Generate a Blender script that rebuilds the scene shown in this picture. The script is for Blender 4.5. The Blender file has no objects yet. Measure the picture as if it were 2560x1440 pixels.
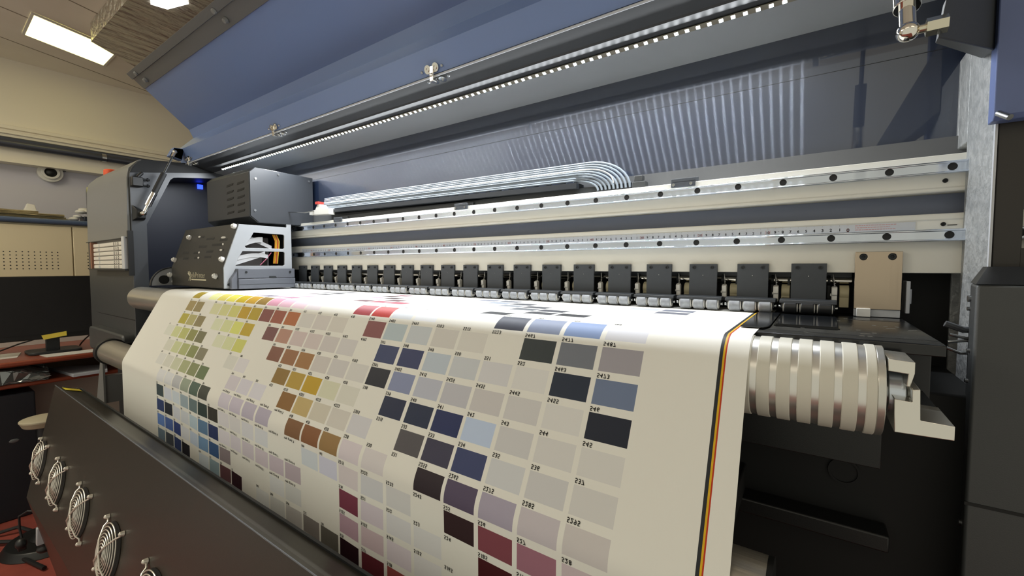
import bpy, bmesh, math, random
from mathutils import Vector, Matrix
import numpy as np
random.seed(7)
S = bpy.context.scene
COL = S.collection

# ---------------------------------------------------------------- camera
cam_d = bpy.data.cameras.new('camera'); cam = bpy.data.objects.new('camera', cam_d); COL.objects.link(cam)
S.camera = cam
cam_d.sensor_width = 36.0; cam_d.lens = 36.0 * 1083.0 / 2560.0; cam_d.clip_start = 0.02
fw = Vector((-0.57402683, 0.81743078, -0.04795952)); rt = Vector((0.8183725, 0.57468813, 0.0)); up = rt.cross(fw)
m = Matrix((rt, up, -fw)).transposed().to_4x4(); m.translation = Vector((-0.0355, -0.794, 1.2))
cam.matrix_world = m

# ---------------------------------------------------------------- world and exposure
W = bpy.data.worlds.new('world'); S.world = W; W.use_nodes = True
W.node_tree.nodes['Background'].inputs[0].default_value = (1.0, 0.965, 0.81, 1)
W.node_tree.nodes['Background'].inputs[1].default_value = 0.60
S.view_settings.view_transform = 'Standard'; S.view_settings.look = 'None'
S.view_settings.exposure = 0.0; S.view_settings.gamma = 1.0; S.view_settings.use_curve_mapping = False
S.cycles.use_denoising = True
S.cycles.max_bounces = 8; S.cycles.sample_clamp_indirect = 4.0
LED_POWER = 1500.0
CEILING_LAMP = 1.0
FILL_LAMP = 12.0

# ---------------------------------------------------------------- materials
def lin1(c): return c / 12.92 if c <= .04045 else ((c + .055) / 1.055) ** 2.4
def hexc(h):
    if not isinstance(h, str): return tuple(lin1(v / 255) for v in h)
    return tuple(lin1(int(h[i:i + 2], 16) / 255) for i in (0, 2, 4))
MATS = {}
def M(name, col='808080', rough=.5, metal=0., spec=.5, bump=None, aniso=None, coat=0., coat_rough=.03, emit=None, speck=None, ior=None, trans=0., alpha=None, streak=None, coat_ior=1.5):
    if name in MATS: return MATS[name]
    mt = bpy.data.materials.new(name); mt.use_nodes = True; nt = mt.node_tree
    b = nt.nodes['Principled BSDF']; c = hexc(col)
    b.inputs['Base Color'].default_value = (*c, 1); b.inputs['Roughness'].default_value = rough
    b.inputs['Metallic'].default_value = metal; b.inputs['Specular IOR Level'].default_value = spec
    b.inputs['Coat Weight'].default_value = coat; b.inputs['Coat Roughness'].default_value = coat_rough; b.inputs['Coat IOR'].default_value = coat_ior
    b.inputs['Transmission Weight'].default_value = trans
    if alpha is not None: b.inputs['Alpha'].default_value = alpha
    if emit: b.inputs['Emission Color'].default_value = (*emit[0], 1); b.inputs['Emission Strength'].default_value = emit[1]
    if speck:                                                 # mottled base colour: (scale, second colour, amount)
        tc = nt.nodes.new('ShaderNodeTexCoord'); n = nt.nodes.new('ShaderNodeTexNoise'); n.inputs['Scale'].default_value = speck[0]; n.inputs['Detail'].default_value = 4
        mp = nt.nodes.new('ShaderNodeMapRange'); mp.inputs[1].default_value = .4; mp.inputs[2].default_value = .65
        mx = nt.nodes.new('ShaderNodeMix'); mx.data_type = 'RGBA'; mx.inputs[6].default_value = (*c, 1); mx.inputs[7].default_value = (*hexc(speck[1]), 1)
        mu = nt.nodes.new('ShaderNodeMath'); mu.operation = 'MULTIPLY'; mu.inputs[1].default_value = speck[2]
        nt.links.new(tc.outputs['Object'], n.inputs['Vector']); nt.links.new(n.outputs[0], mp.inputs[0]); nt.links.new(mp.outputs[0], mu.inputs[0])
        nt.links.new(mu.outputs[0], mx.inputs[0]); nt.links.new(mx.outputs[2], b.inputs['Base Color'])
    if bump:                                                  # (scale xyz, strength)
        tc = nt.nodes.new('ShaderNodeTexCoord'); mpn = nt.nodes.new('ShaderNodeMapping'); mpn.inputs['Scale'].default_value = bump[0]
        n = nt.nodes.new('ShaderNodeTexNoise'); n.inputs['Scale'].default_value = 1; n.inputs['Detail'].default_value = 5
        bp = nt.nodes.new('ShaderNodeBump'); bp.inputs['Strength'].default_value = bump[1]; bp.inputs['Distance'].default_value = bump[2] if len(bump) > 2 else .01
        nt.links.new(tc.outputs['Object'], mpn.inputs[0]); nt.links.new(mpn.outputs[0], n.inputs['Vector'])
        nt.links.new(n.outputs[0], bp.inputs['Height']); nt.links.new(bp.outputs[0], b.inputs['Normal'])
    if aniso:                                                 # brushed finish across x
        b.inputs['Anisotropic'].default_value = aniso
        cx = nt.nodes.new('ShaderNodeCombineXYZ'); cx.inputs[1].default_value = 1.0; cx.inputs[2].default_value = -.6
        nt.links.new(cx.outputs[0], b.inputs['Tangent'])
    if streak:                                                # directional satin finish: sharp along x, wide across it
        g = nt.nodes.new('ShaderNodeBsdfAnisotropic'); g.inputs['Color'].default_value = (.75, .85, 1, 1); g.inputs['Roughness'].default_value = streak[1]; g.inputs['Anisotropy'].default_value = streak[2]
        tx = nt.nodes.new('ShaderNodeCombineXYZ'); tx.inputs[0].default_value = 1.0; nt.links.new(tx.outputs[0], g.inputs['Tangent'])
        ms = nt.nodes.new('ShaderNodeMixShader'); ms.inputs[0].default_value = streak[0]
        nt.links.new(b.outputs[0], ms.inputs[1]); nt.links.new(g.outputs[0], ms.inputs[2]); nt.links.new(ms.outputs[0], nt.nodes['Material Output'].inputs[0])
    MATS[name] = mt; return mt

# ---------------------------------------------------------------- mesh helpers
def NB(): return bmesh.new()
def box(bm, x0, x1, y0, y1, z0, z1):
    vs = [bm.verts.new((x, y, z)) for z in (z0, z1) for y in (y0, y1) for x in (x0, x1)]
    for f in ((0, 2, 3, 1), (4, 5, 7, 6), (0, 1, 5, 4), (2, 6, 7, 3), (0, 4, 6, 2), (1, 3, 7, 5)): bm.faces.new([vs[i] for i in f])
    return vs
def hull8(bm, a, b):                                          # two quads (each 4 points) joined to a block
    A = [bm.verts.new(p) for p in a]; B = [bm.verts.new(p) for p in b]
    bm.faces.new(A); bm.faces.new(B[::-1])
    for i in range(4): bm.faces.new((A[i], B[i], B[(i + 1) % 4], A[(i + 1) % 4]))
def prism(bm, pts, axis, a, b, caps=(True, True), closed=True):
    mk = {'x': lambda t, p, q: (t, p, q), 'y': lambda t, p, q: (p, t, q), 'z': lambda t, p, q: (p, q, t)}[axis]
    A = [bm.verts.new(mk(a, *p)) for p in pts]; B = [bm.verts.new(mk(b, *p)) for p in pts]
    n = len(pts)
    for i in range(n if closed else n - 1): bm.faces.new((A[i], A[(i + 1) % n], B[(i + 1) % n], B[i]))
    if closed:
        if caps[0]: bm.faces.new(A[::-1])
        if caps[1]: bm.faces.new(B)
def holed(bm, outer, holes, axis, a, b):                      # plate with cut-outs
    mk = {'x': lambda t, p, q: (t, p, q), 'y': lambda t, p, q: (p, t, q), 'z': lambda t, p, q: (p, q, t)}[axis]
    tmp = bmesh.new(); edges = []
    for lp in [outer] + holes:
        vs = [tmp.verts.new(mk(a, *p)) for p in lp]
        edges += [tmp.edges.new((vs[i], vs[(i + 1) % len(vs)])) for i in range(len(vs))]
    bmesh.ops.triangle_fill(tmp, use_beauty=True, use_dissolve=False, edges=edges)
    vec = Vector(mk(b - a, 0, 0))
    r = bmesh.ops.extrude_face_region(tmp, geom=list(tmp.faces))
    bmesh.ops.translate(tmp, vec=vec, verts=[g for g in r['geom'] if isinstance(g, bmesh.types.BMVert)])
    merge(bm, tmp)
def merge(bm, tmp):
    me = bpy.data.meshes.new('tmp'); tmp.to_mesh(me); tmp.free(); bm.from_mesh(me); bpy.data.meshes.remove(me)
def frame_of(d):
    d = Vector(d).normalized(); u = d.orthogonal().normalized(); return d, u, d.cross(u)
def cyl(bm, p0, p1, r, r1=None, seg=20, caps=True):
    p0, p1 = Vector(p0), Vector(p1); d, u, w = frame_of(p1 - p0); r1 = r if r1 is None else r1
    A = []; B = []
    for i in range(seg):
        a = 2 * math.pi * i / seg; o = u * math.cos(a) + w * math.sin(a)
        A.append(bm.verts.new(p0 + o * r)); B.append(bm.verts.new(p1 + o * r1))
    for i in range(seg): bm.faces.new((A[i], A[(i + 1) % seg], B[(i + 1) % seg], B[i]))
    if caps: bm.faces.new(A[::-1]); bm.faces.new(B)
def ring(bm, p0, p1, r, ri, seg=28):                          # hollow cylinder
    p0, p1 = Vector(p0), Vector(p1); d, u, w = frame_of(p1 - p0)
    L = []
    for p, q in ((p0, r), (p1, r), (p1, ri), (p0, ri)):
        L.append([bm.verts.new(p + (u * math.cos(2 * math.pi * i / seg) + w * math.sin(2 * math.pi * i / seg)) * q) for i in range(seg)])
    for k in range(4):
        A, B = L[k], L[(k + 1) % 4]
        for i in range(seg): bm.faces.new((A[i], A[(i + 1) % seg], B[(i + 1) % seg], B[i]))
def tube(bm, pts, r, seg=8, closed=False):
    pts = [Vector(p) for p in pts]; n = len(pts); R = []; u = None
    for i, p in enumerate(pts):
        d = (pts[(i + 1) % n] - pts[i - 1]) if closed else (pts[min(i + 1, n - 1)] - pts[max(i - 1, 0)])
        d.normalize()
        if u is None: u = d.orthogonal().normalized()
        u = (u - d * u.dot(d)).normalized(); w = d.cross(u)
        R.append([bm.verts.new(p + (u * math.cos(2 * math.pi * k / seg) + w * math.sin(2 * math.pi * k / seg)) * r) for k in range(seg)])
    for i in range(n if closed else n - 1):
        A, B = R[i], R[(i + 1) % n]
        for k in range(seg): bm.faces.new((A[k], A[(k + 1) % seg], B[(k + 1) % seg], B[k]))
    if not closed: bm.faces.new(R[0][::-1]); bm.faces.new(R[-1])
def ball(bm, c, r, sx=1, sy=1, sz=1, seg=16):
    g = bmesh.ops.create_uvsphere(bm, u_segments=seg, v_segments=max(6, seg // 2), radius=r)
    for v in g['verts']: v.co = Vector((v.co.x * sx, v.co.y * sy, v.co.z * sz)) + Vector(c)
def screw(bm, c, n, r, h):                                     # socket head
    c = Vector(c); n = Vector(n).normalized()
    ring(bm, c, c + n * h, r, r * .52, 16); cyl(bm, c, c + n * h * .45, r * .55, seg=6)
def rrect(x0, x1, y0, y1, r, k=5):
    out = []
    for cx, cy, a0 in ((x1 - r, y1 - r, 0), (x0 + r, y1 - r, 90), (x0 + r, y0 + r, 180), (x1 - r, y0 + r, 270)):
        for i in range(k + 1):
            a = math.radians(a0 + 90 * i / k); out.append((cx + r * math.cos(a), cy + r * math.sin(a)))
    return out
def arc(cx, cy, r, a0, a1, k):
    return [(cx + r * math.cos(math.radians(a0 + (a1 - a0) * i / k)), cy + r * math.sin(math.radians(a0 + (a1 - a0) * i / k))) for i in range(k + 1)]
def obj(name, bm, mat, parent=None, bevel=0, smooth=35, recalc=True):
    if recalc: bmesh.ops.recalc_face_normals(bm, faces=bm.faces)
    me = bpy.data.meshes.new(name); bm.to_mesh(me); bm.free()
    for mt in (mat if isinstance(mat, (list, tuple)) else [mat]): me.materials.append(mt)
    if smooth:
        me.polygons.foreach_set('use_smooth', [True] * len(me.polygons)); me.set_sharp_from_angle(angle=math.radians(smooth))
    o = bpy.data.objects.new(name, me); COL.objects.link(o)
    if bevel:
        md = o.modifiers.new('bevel', 'BEVEL'); md.width = bevel; md.segments = 2; md.limit_method = 'ANGLE'; md.angle_limit = math.radians(40)
    if parent is not None:
        o.parent = parent; o.location = -base(parent)
    return o
def base(o):
    v = Vector((0, 0, 0))
    while o is not None: v += o.location; o = o.parent
    return v
def thing(name, label, cat, loc, group=None):
    o = bpy.data.objects.new(name, None); COL.objects.link(o); o.location = loc; o.empty_display_size = .05
    o['label'] = label; o['category'] = cat
    if group: o['group'] = group
    return o
def node(name, parent, loc=None):                              # a part that only gathers sub-parts
    o = bpy.data.objects.new(name, None); COL.objects.link(o); o.parent = parent; o.empty_display_size = .02
    o.location = (Vector(loc) - base(parent)) if loc is not None else (0, 0, 0)
    return o
def tag(o, label, cat, group=None):
    o['label'] = label; o['category'] = cat
    if group: o['group'] = group
    return o
def struct(name, bm, mat, parent=None):
    o = obj(name, bm, mat, parent); o['kind'] = 'structure'; return o
def dup(o, parent, off):
    c = o.copy(); COL.objects.link(c); c.parent = parent
    c.location = o.location + Vector(off); return c

# glyphs: filled letters as flat polygons, 1 unit = cap height
GL = {}
def glyph(ch):
    if ch in GL: return GL[ch]
    cu = bpy.data.curves.new('g', 'FONT'); cu.body = ch; cu.size = 1.4; cu.resolution_u = 2
    o = bpy.data.objects.new('g', cu); COL.objects.link(o); bpy.context.view_layer.update()
    me = o.evaluated_get(bpy.context.evaluated_depsgraph_get()).to_mesh()
    vs = [(v.co.x, v.co.y) for v in me.vertices]; fs = [tuple(p.vertices) for p in me.polygons]
    w = max((v[0] for v in vs), default=.4)
    bpy.data.objects.remove(o); bpy.data.curves.remove(cu)
    GL[ch] = (vs, fs, w); return GL[ch]
def text(bm, s, h, place, gap=.16, bold=0):                    # place(u, v) -> world point
    if bold:
        for q in (-bold, 0, bold):
            for w in (-bold, bold): r_ = text(bm, s, h, lambda u, v: place(u + q, v + w), gap)
        return r_
    x = 0
    for ch in s:
        if ch == ' ': x += .55; continue
        vs, fs, w = glyph(ch)
        V = [bm.verts.new(place((x + a) * h, b * h)) for a, b in vs]
        for f in fs:
            try: bm.faces.new([V[i] for i in f])
            except ValueError: pass
        x += w + gap
    return x * h

# ---------------------------------------------------------------- palette
m_floor = M('floor_red', (128, 58, 48), .6, speck=(9, (158, 76, 62), .5))
m_wall = M('wall_grey', (206, 204, 214), .8); m_beam = M('wall_cream', (238, 231, 215), .7); m_ceil = M('ceiling', (236, 230, 218), .85, speck=(3, (226, 219, 205), .6))
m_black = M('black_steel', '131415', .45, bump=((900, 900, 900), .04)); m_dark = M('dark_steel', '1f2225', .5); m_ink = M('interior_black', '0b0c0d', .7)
m_grey = M('grey_steel', '5c5e60', .42, bump=((900, 900, 900), .05)); m_house = M('housing_grey', '3b3d3e', .45, bump=((800, 800, 800), .05))
m_flap = M('flap_grey', '787978', .4, bump=((800, 800, 800), .04)); m_side = M('side_plate_grey', (74, 77, 82), .4, bump=((800, 800, 800), .04))
m_navy = M('navy_lining', '1b2030', .5); m_alu = M('anodised_aluminium', (226, 223, 213), .5, spec=.4); m_raw = M('machined_aluminium', 'dedbd2', .22, metal=.85)
m_rail = M('polished_steel', (190, 188, 186), .12, metal=1., streak=(.6, .15, .88)); m_steel = M('brushed_steel', (186, 170, 150), .3, metal=1., bump=((300, 60, 4), .02))
m_chrome = M('chrome', 'e6e2da', .07, metal=1.); m_zinc = M('zinc_screw', 'b5b7b8', .25, metal=1.); m_galv = M('galvanised_steel', 'a9abac', .5, metal=.4, bump=((120, 120, 120), .35), speck=(90, '8d9092', .8))
m_clamp = M('clamp_grey', '41454b', .5, bump=((900, 900, 900), .05)); m_rubber = M('grey_rubber', '8d9096', .55, speck=(160, 'a3a6ab', .7)); m_rubblk = M('black_rubber', '1a1b1d', .35)
m_white = M('white_plastic', 'dcdad4', .4); m_cream = M('cream_plastic', 'd6cba6', .45); m_gasket = M('grey_gasket', 'b7bac0', .4)
m_panel = M('glossy_back_panel', (26, 36, 56), .4, spec=.4, coat=1., coat_rough=.02, coat_ior=1.8, streak=(.035, .17, .94)); m_lid = M('blue_lid_paint', (106, 127, 172), .42, spec=.4, coat=.1, coat_rough=.12, streak=(.04, .2, .95))
m_cover = M('cover_underside', (46, 48, 50), .55); m_cover_glare = M('cover_underside_glare', '8d9194', .5, streak=(.04, .2, .95)); m_recess = M('beam_inlay', (92, 99, 116), .45)
m_sleeve = M('white_sleeve', 'cfccc0', .42); m_drum = M('drum_steel', (205, 203, 196), .3, metal=.8); m_groove = M('groove_steel', (222, 220, 214), .28, metal=.85); m_tube = M('tube_aluminium', (176, 171, 160), .32, metal=.7, bump=((2, 300, 300), .06))
m_fan = M('fan_box_paint', (46, 42, 35), .33, spec=.5, bump=((700, 700, 700), .04)); m_wire = M('guard_wire', (226, 221, 210), .32, metal=.55); m_yel = M('yellow_label', 'c9b52e', .5)
m_led = M('led_chip', 'ffffff', .5, emit=((.93, .97, 1.), LED_POWER)); m_pcb = M('led_strip_tape', '6f6a5c', .5)
m_lamp = M('lamp_diffuser', 'ffffff', .6, emit=((1., .90, .70), CEILING_LAMP))
m_print = M('print_black', '1c1a18', .6); m_red = M('print_red', 'b3382e', .6); m_tape = M('tape_white', 'c4c7cc', .45); m_tray = M('tray_black', '1e2228', .5)
m_tubec = M('clear_tube', 'a9b4c0', .22, spec=.5, trans=.3, ior=1.45); m_blue = M('display_blue', '0a12c8', .4, emit=((.02, .05, 1.), 4.)); m_brown = M('post_front', '25211d', .45, bump=((900, 900, 900), .05))

# ---------------------------------------------------------------- the room shell
b = NB(); box(b, -4.3, 1.2, -1.9, 3.0, -.05, 0); struct('floor', b, m_floor)
b = NB(); box(b, -4.9, 2.0, -2.6, 3.0, 2.5, 2.55); struct('ceiling', b, m_ceil)
b = NB(); box(b, -4.4, -4.3, -4.0, 3.0, 0, 2.5); struct('wall_left', b, m_wall)
b = NB(); box(b, -4.4, 3.0, 3.0, 3.1, 0, 2.5); struct('wall_back', b, m_wall)
b = NB()                                                        # boxed-in beam that runs along the wall
prism(b, [(-4.2, 1.86), (-4.2, 2.03), (-4.188, 2.035), (-4.188, 2.048), (-4.2, 2.053), (-4.2, 2.060), (-4.185, 2.065), (-4.185, 2.085), (-4.21, 2.092), (-4.21, 2.5), (-4.3, 2.5), (-4.3, 1.86)], 'y', -4.0, 3.0)
struct('trim_1', b, m_beam)

# ---------------------------------------------------------------- the printer
PR = thing('large_format_printer', 'wide black and grey roll printer with its blue lid propped open', 'printer', (-1.0, .1, 0))

# main body under the platen
b = NB(); box(b, -1.98, .117, -.13, .30, .30, 1.06); obj('lower_body', b, m_ink, PR, .003)
b = NB(); ring(b, (-.001, -.1305, .949), (-.001, -.133, .949), .016, .0135, 32); cyl(b, (-.001, -.1302, .949), (-.001, -.1312, .949), .0135, seg=32); obj('access_hole', b, m_ink, PR)
b = NB(); ring(b, (-.016, -.1305, 1.011), (-.016, -.134, 1.011), .005, .003); obj('body_screw', b, m_ink, PR)
b = NB(); box(b, -1.98, .026, -.20, -.196, .985, 1.066); box(b, -1.98, .026, -.20, -.15, 1.062, 1.066); obj('apron_panel', b, m_black, PR, .001)
b = NB(); box(b, -1.98, .04, -.165, -.131, .878, .897); obj('cross_bar', b, m_black, PR, .002)
b = NB(); box(b, .016, .0615, -.20, -.15, 1.066, 1.117); obj('platen_end_block', b, m_dark, PR, .001)
for x in (-1.9, -.05):
    b = NB(); box(b, x - .05, x + .05, -.10, .26, 0, .31); obj('stand_leg', b, m_black, PR, .004)
b = NB(); box(b, -2.0, .40, .050, .054, .60, 1.36); obj('inner_back_panel', b, m_ink, PR)
b = NB(); prism(b, [(-.252, 1.1185), (-.252, 1.1285), (-.250, 1.1295), (.049, 1.1295), (.049, 1.1185)], 'x', -2.04, .0625); pl_ = obj('platen', b, M('platen_black', (20, 21, 22), .2, spec=.5, bump=((60, 60, 60), .03)), PR, .0008)
b = NB()
for y in (-.226, -.058): box(b, -.09, .062, y, y + .0012, 1.1294, 1.12975)
obj('groove', b, m_ink, pl_)
b = NB(); r_ = random.Random(3)
for i in range(34):
    x = r_.uniform(-.085, .055); y = r_.uniform(-.24, -.03); box(b, x, x + .004, y, y + .0012, 1.1294, 1.12985)
obj('vacuum_slot', b, m_zinc, pl_)
b = NB(); prism(b, [(-.106, -.232), (-.083, -.232), (-.080, -.222), (-.078, -.205), (-.078, -.035), (-.106, -.035)], 'z', 1.1312, 1.1322); obj('edge_guide', b, M('guide_gloss', '1d1f22', .12, spec=.6), PR)
b = NB(); box(b, -.076, -.012, -.185, -.036, 1.1297, 1.1308); box(b, -.074, -.014, -.187, -.1845, 1.1297, 1.1325); obj('hold_down_plate', b, M('guide_gloss'), PR)

# rollers that carry the print
RD = node('drive_drum', PR, (-1.0, -.285, 1.089))
b = NB(); cyl(b, (-2.03, -.285, 1.089), (-.093, -.285, 1.089), .0403, seg=64); obj('drum_body', b, m_drum, RD)
b = NB(); cyl(b, (-2.031, -.285, 1.089), (-2.033, -.285, 1.089), .036, seg=40); cyl(b, (-2.04, -.285, 1.089), (-2.03, -.285, 1.089), .012); obj('drum_cap', b, m_tube, RD)
xe = .0152; edges = []; x = -.093
for k in range(6, -1, -1):
    gc = -.0005 - .0165 * k
    if gc - .00275 > x:
        b = NB(); cyl(b, (x, -.285, 1.089), (gc - .00275, -.285, 1.089), .0405, seg=64, caps=True); obj('sleeve', b, m_sleeve, RD, .0006)
    b = NB(); cyl(b, (gc - .0028, -.285, 1.089), (gc + .0028, -.285, 1.089), .0394, seg=64); obj('groove_ring', b, m_groove, RD)
    x = gc + .00275
b = NB(); cyl(b, (x, -.285, 1.089), (.0095, -.285, 1.089), .0405, seg=64); obj('sleeve', b, m_sleeve, RD, .0006)
b = NB(); cyl(b, (.0095, -.285, 1.089), (xe, -.285, 1.089), .0400, seg=64); cyl(b, (xe, -.285, 1.089), (.032, -.285, 1.089), .011, seg=32); obj('drum_rim', b, m_drum, RD, .0006)
LB = node('drum_bearing', PR, (.03, -.29, 1.06))
b = NB(); prism(b, [(.0205, 1.0905), (.0212, 1.0625), (.0572, 1.0632), (.0572, 1.0748), (.0370, 1.0755), (.0362, 1.1010), (.0314, 1.0998), (.0318, 1.0895)], 'y', -.32, -.262); obj('bracket', b, m_raw, LB, .0006)
b = NB(); prism(b, [(.0165, 1.1225), (.0335, 1.1215), (.0335, 1.112), (.0310, 1.1005), (.0285, 1.1005), (.0295, 1.111), (.0165, 1.112)], 'y', -.313, -.262); obj('cap_block', b, m_raw, LB, .0006)
b = NB(); ring(b, (.0185, -.285, 1.089), (.0305, -.285, 1.089), .0185, .0105, 40); obj('bearing_ring', b, m_rail, LB, .0008)
b = NB(); box(b, .03, .056, -.262, -.1315, 1.0632, 1.0745); obj('mount_arm', b, m_dark, LB)
LT = node('lower_tube', PR, (-1.0, -.38, .913))
b = NB(); cyl(b, (-1.99, -.38, .913), (-.062, -.38, .913), .0385, seg=64); obj('tube_body', b, m_tube, LT)
b = NB(); cyl(b, (-.0625, -.38, .913), (-.058, -.38, .913), .0387, seg=64); obj('tube_end', b, m_black, LT)  # black end section, the shade by the paper put into its colour
b = NB(); ring(b, (-2.012, -.38, .913), (-1.985, -.38, .913), .044, .030, 40); cyl(b, (-2.03, -.38, .913), (-1.99, -.38, .913), .010); obj('end_wheel', b, m_black, LT, .001)
for x in (-2.06, -.115):
    b = NB(); box(b, x - .008, x + .008, -.385, -.10, .895, .930); obj('tube_arm', b, m_ink, LT, .002)
b = NB(); box(b, -2.30, -1.985, -.30, -.12, .0, .905); obj('housing_leg', b, m_dark, PR, .004)
b = NB(); hull8(b, [(-2.185, -.372, .86), (-2.155, -.372, .86), (-2.155, -.372, .66), (-2.275, -.372, .66)], [(-2.185, -.366, .86), (-2.155, -.366, .86), (-2.155, -.366, .66), (-2.275, -.366, .66)]); box(b, -2.18, -2.16, -.366, -.29, .70, .80); obj('leg_plate', b, m_flap, PR)

# gantry beam with two linear rails
BE = node('gantry_beam', PR, (-.8, .02, 1.27))
b = NB(); prism(b, [(0, 1.299), (-.0012, 1.300), (-.0012, 1.3035), (0, 1.3045), (0, 1.347), (.045, 1.347), (.045, 1.192), (0, 1.192), (0, 1.262), (-.0012, 1.263), (-.0012, 1.2695), (0, 1.2705), (.02, 1.271), (.02, 1.299)], 'x', -2.04, .42); obj('beam_profile', b, m_alu, BE, .0008)
b = NB(); box(b, -2.04, .42, .0175, .0199, 1.272, 1.298); obj('beam_inlay', b, m_recess, BE)
b = NB(); box(b, -2.04, .42, .0455, .0495, 1.33, 1.379); obj('rear_ledge', b, M('rear_ledge_grey', '57585a', .5), BE)
for zc, off in ((1.3284, .103), (1.2416, .103)):
    R = node('linear_rail', PR, (-.8, -.007, zc))
    b = NB(); h = .0078
    prism(b, [(-.0005, zc - h * .8), (-.006, zc - h * .8), (-.0082, zc - h)] + arc(-.0129, zc - h + .0013, .0013, 270, 110, 10) + [(-.01335, zc - h + .0027), (-.01335, zc + h - .0032)] + arc(-.0123, zc + h - .0018, .0018, 240, 90, 9) + [(-.0082, zc + h), (-.006, zc + h * .8), (-.0005, zc + h * .8)], 'x', -2.0, .40); obj('rail_bar', b, m_rail, R, smooth=30)
    b0 = NB(); ring(b0, (off, -.0133, zc), (off, -.01372, zc), .0047, .0041, 28); cyl(b0, (off, -.0133, zc), (off, -.01360, zc), .0042, seg=24); s0 = obj('rail_bolt', b0, [m_ink], R)
    for k in range(1, 27): dup(s0, R, (-.0612 * k, 0, 0))
    dup(s0, R, (.0612, 0, 0))
b = NB(); screw(b, (.099, -.0002, 1.313), (0, -1, 0), .0028, .0015); obj('beam_screw', b, m_ink, BE)
b = NB(); screw(b, (.099, -.0002, 1.2565), (0, -1, 0), .0026, .0015); box(b, .103, .112, -.001, -.0002, 1.2545, 1.2555); obj('beam_screw', b, m_ink, BE)
for x0, x1 in ((-.249, -.209), (-.762, -.722), (-1.268, -1.228)):
    c = node('rail_clip', PR, ((x0 + x1) / 2, 0, 1.348))
    b = NB(); box(b, x0, x1, -.004, -.0002, 1.3395, 1.354); box(b, x0 + .003, x1, -.004, .02, 1.3472, 1.349); box(b, x0 + .012, x1 + .001, .018, .02, 1.349, 1.358); box(b, x0 + .003, x0 + .010, .018, .02, 1.349, 1.356); obj('clip_plate', b, m_clamp, c, .0006)
    for x in (x0 + .0045, x1 - .0065):
        b = NB(); screw(b, (x, -.004, 1.3435), (0, -1, 0), .0026, .0015); obj('clip_screw', b, m_zinc, c)

# measuring tape stuck along the beam
MT = node('measuring_tape', PR, (-.7, 0, 1.255))
b = NB(); box(b, -1.46, .072, -.0012, -.0002, 1.2500, 1.2612); obj('tape_strip', b, m_tape, MT)
bk = NB(); rd = NB()
for i in range(0, 146):
    ten = i % 10 == 0; s = '0' if i == 0 else (str(i) if ten else str(i % 10)); h = .0050 if i == 0 else .0041
    tgt = rd if ten else bk; wd = sum(glyph(c)[2] + .16 for c in s) - .16
    text(tgt, s, h, lambda u, v, x=-.01 * i - wd * h / 2, z=(1.2508 if i == 0 else 1.2522): (x + u, -.00135, z + v), bold=.00011)
    if ten and i:
        hw = wd * h / 2 + .0007
        for q in ((-hw, -hw + .0003), (hw - .0003, hw)): box(rd, -.01 * i + q[0], -.01 * i + q[1], -.00135, -.0012, 1.2514, 1.2572)
    box(rd if ten else bk, -.01 * i - .00006, -.01 * i + .00006, -.00135, -.0012, 1.2590, 1.261)
    if i % 10 == 9: box(bk, -.01 * i + .0035, -.01 * i + .0055, -.00135, -.0012, 1.2555, 1.2558)
obj('lettering', bk, m_print, MT, smooth=0, recalc=False); obj('lettering', rd, m_red, MT, smooth=0, recalc=False)
b = NB()
for k, z in enumerate((1.2585, 1.2555, 1.2525)):
    x = .008; r_ = random.Random(k)
    while x < (.052, .046, .05)[k]:
        w = r_.uniform(.001, .0035); box(b, x, x + w, -.00135, -.0012, z, z + .0011); x += w + .0006
obj('label_text', b, M('faded_red', 'c49a98', .6), MT)

# steel end plate and the row of pinch roller units
EP = node('steel_end_plate', PR, (.035, 0, 1.18))
b = NB(); holed(b, [(.0095, 1.141), (.0602, 1.141), (.0602, 1.2215), (.0095, 1.2215)], [arc(.0185, 1.2145, .0045, 0, 345, 23), arc(.0495, 1.2145, .0045, 0, 345, 23)], 'y', -.0062, -.0003); obj('plate', b, m_steel, EP, .0004)
for x in (.0185, .0495):
    b = NB(); ring(b, (x, -.0010, 1.2145), (x, -.004, 1.2145), .0044, .0022, 24); cyl(b, (x, -.0004, 1.2145), (x, -.0012, 1.2145), .0040, seg=20); obj('plate_bolt', b, m_dark, EP)
b = NB(); box(b, .0125, .028, -.012, -.0064, 1.1302, 1.142); obj('white_tab', b, m_white, EP, .0006)
b = NB(); box(b, .0095, .060, -.004, -.0005, 1.1302, 1.1408); obj('clear_foot', b, m_tape, EP, .0006)
b = NB(); box(b, .0655, .0695, -.004, .03, 1.137, 1.181); box(b, .0695, .0715, .0, .03, 1.150, 1.170); obj('side_lever', b, m_gasket, PR, .0005)
SH = node('pressure_shaft', PR, (-.8, .03, 1.179))
b = NB(); cyl(b, (-1.47, .03, 1.179), (.0085, .03, 1.179), .0046, seg=20); obj('shaft_rod', b, m_chrome, SH)
b = NB(); box(b, -1.47, .0085, .036, .049, 1.184, 1.1915); obj('shaft_rail', b, M('shaft_rail_grey', '4c5054', .4), SH)

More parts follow.
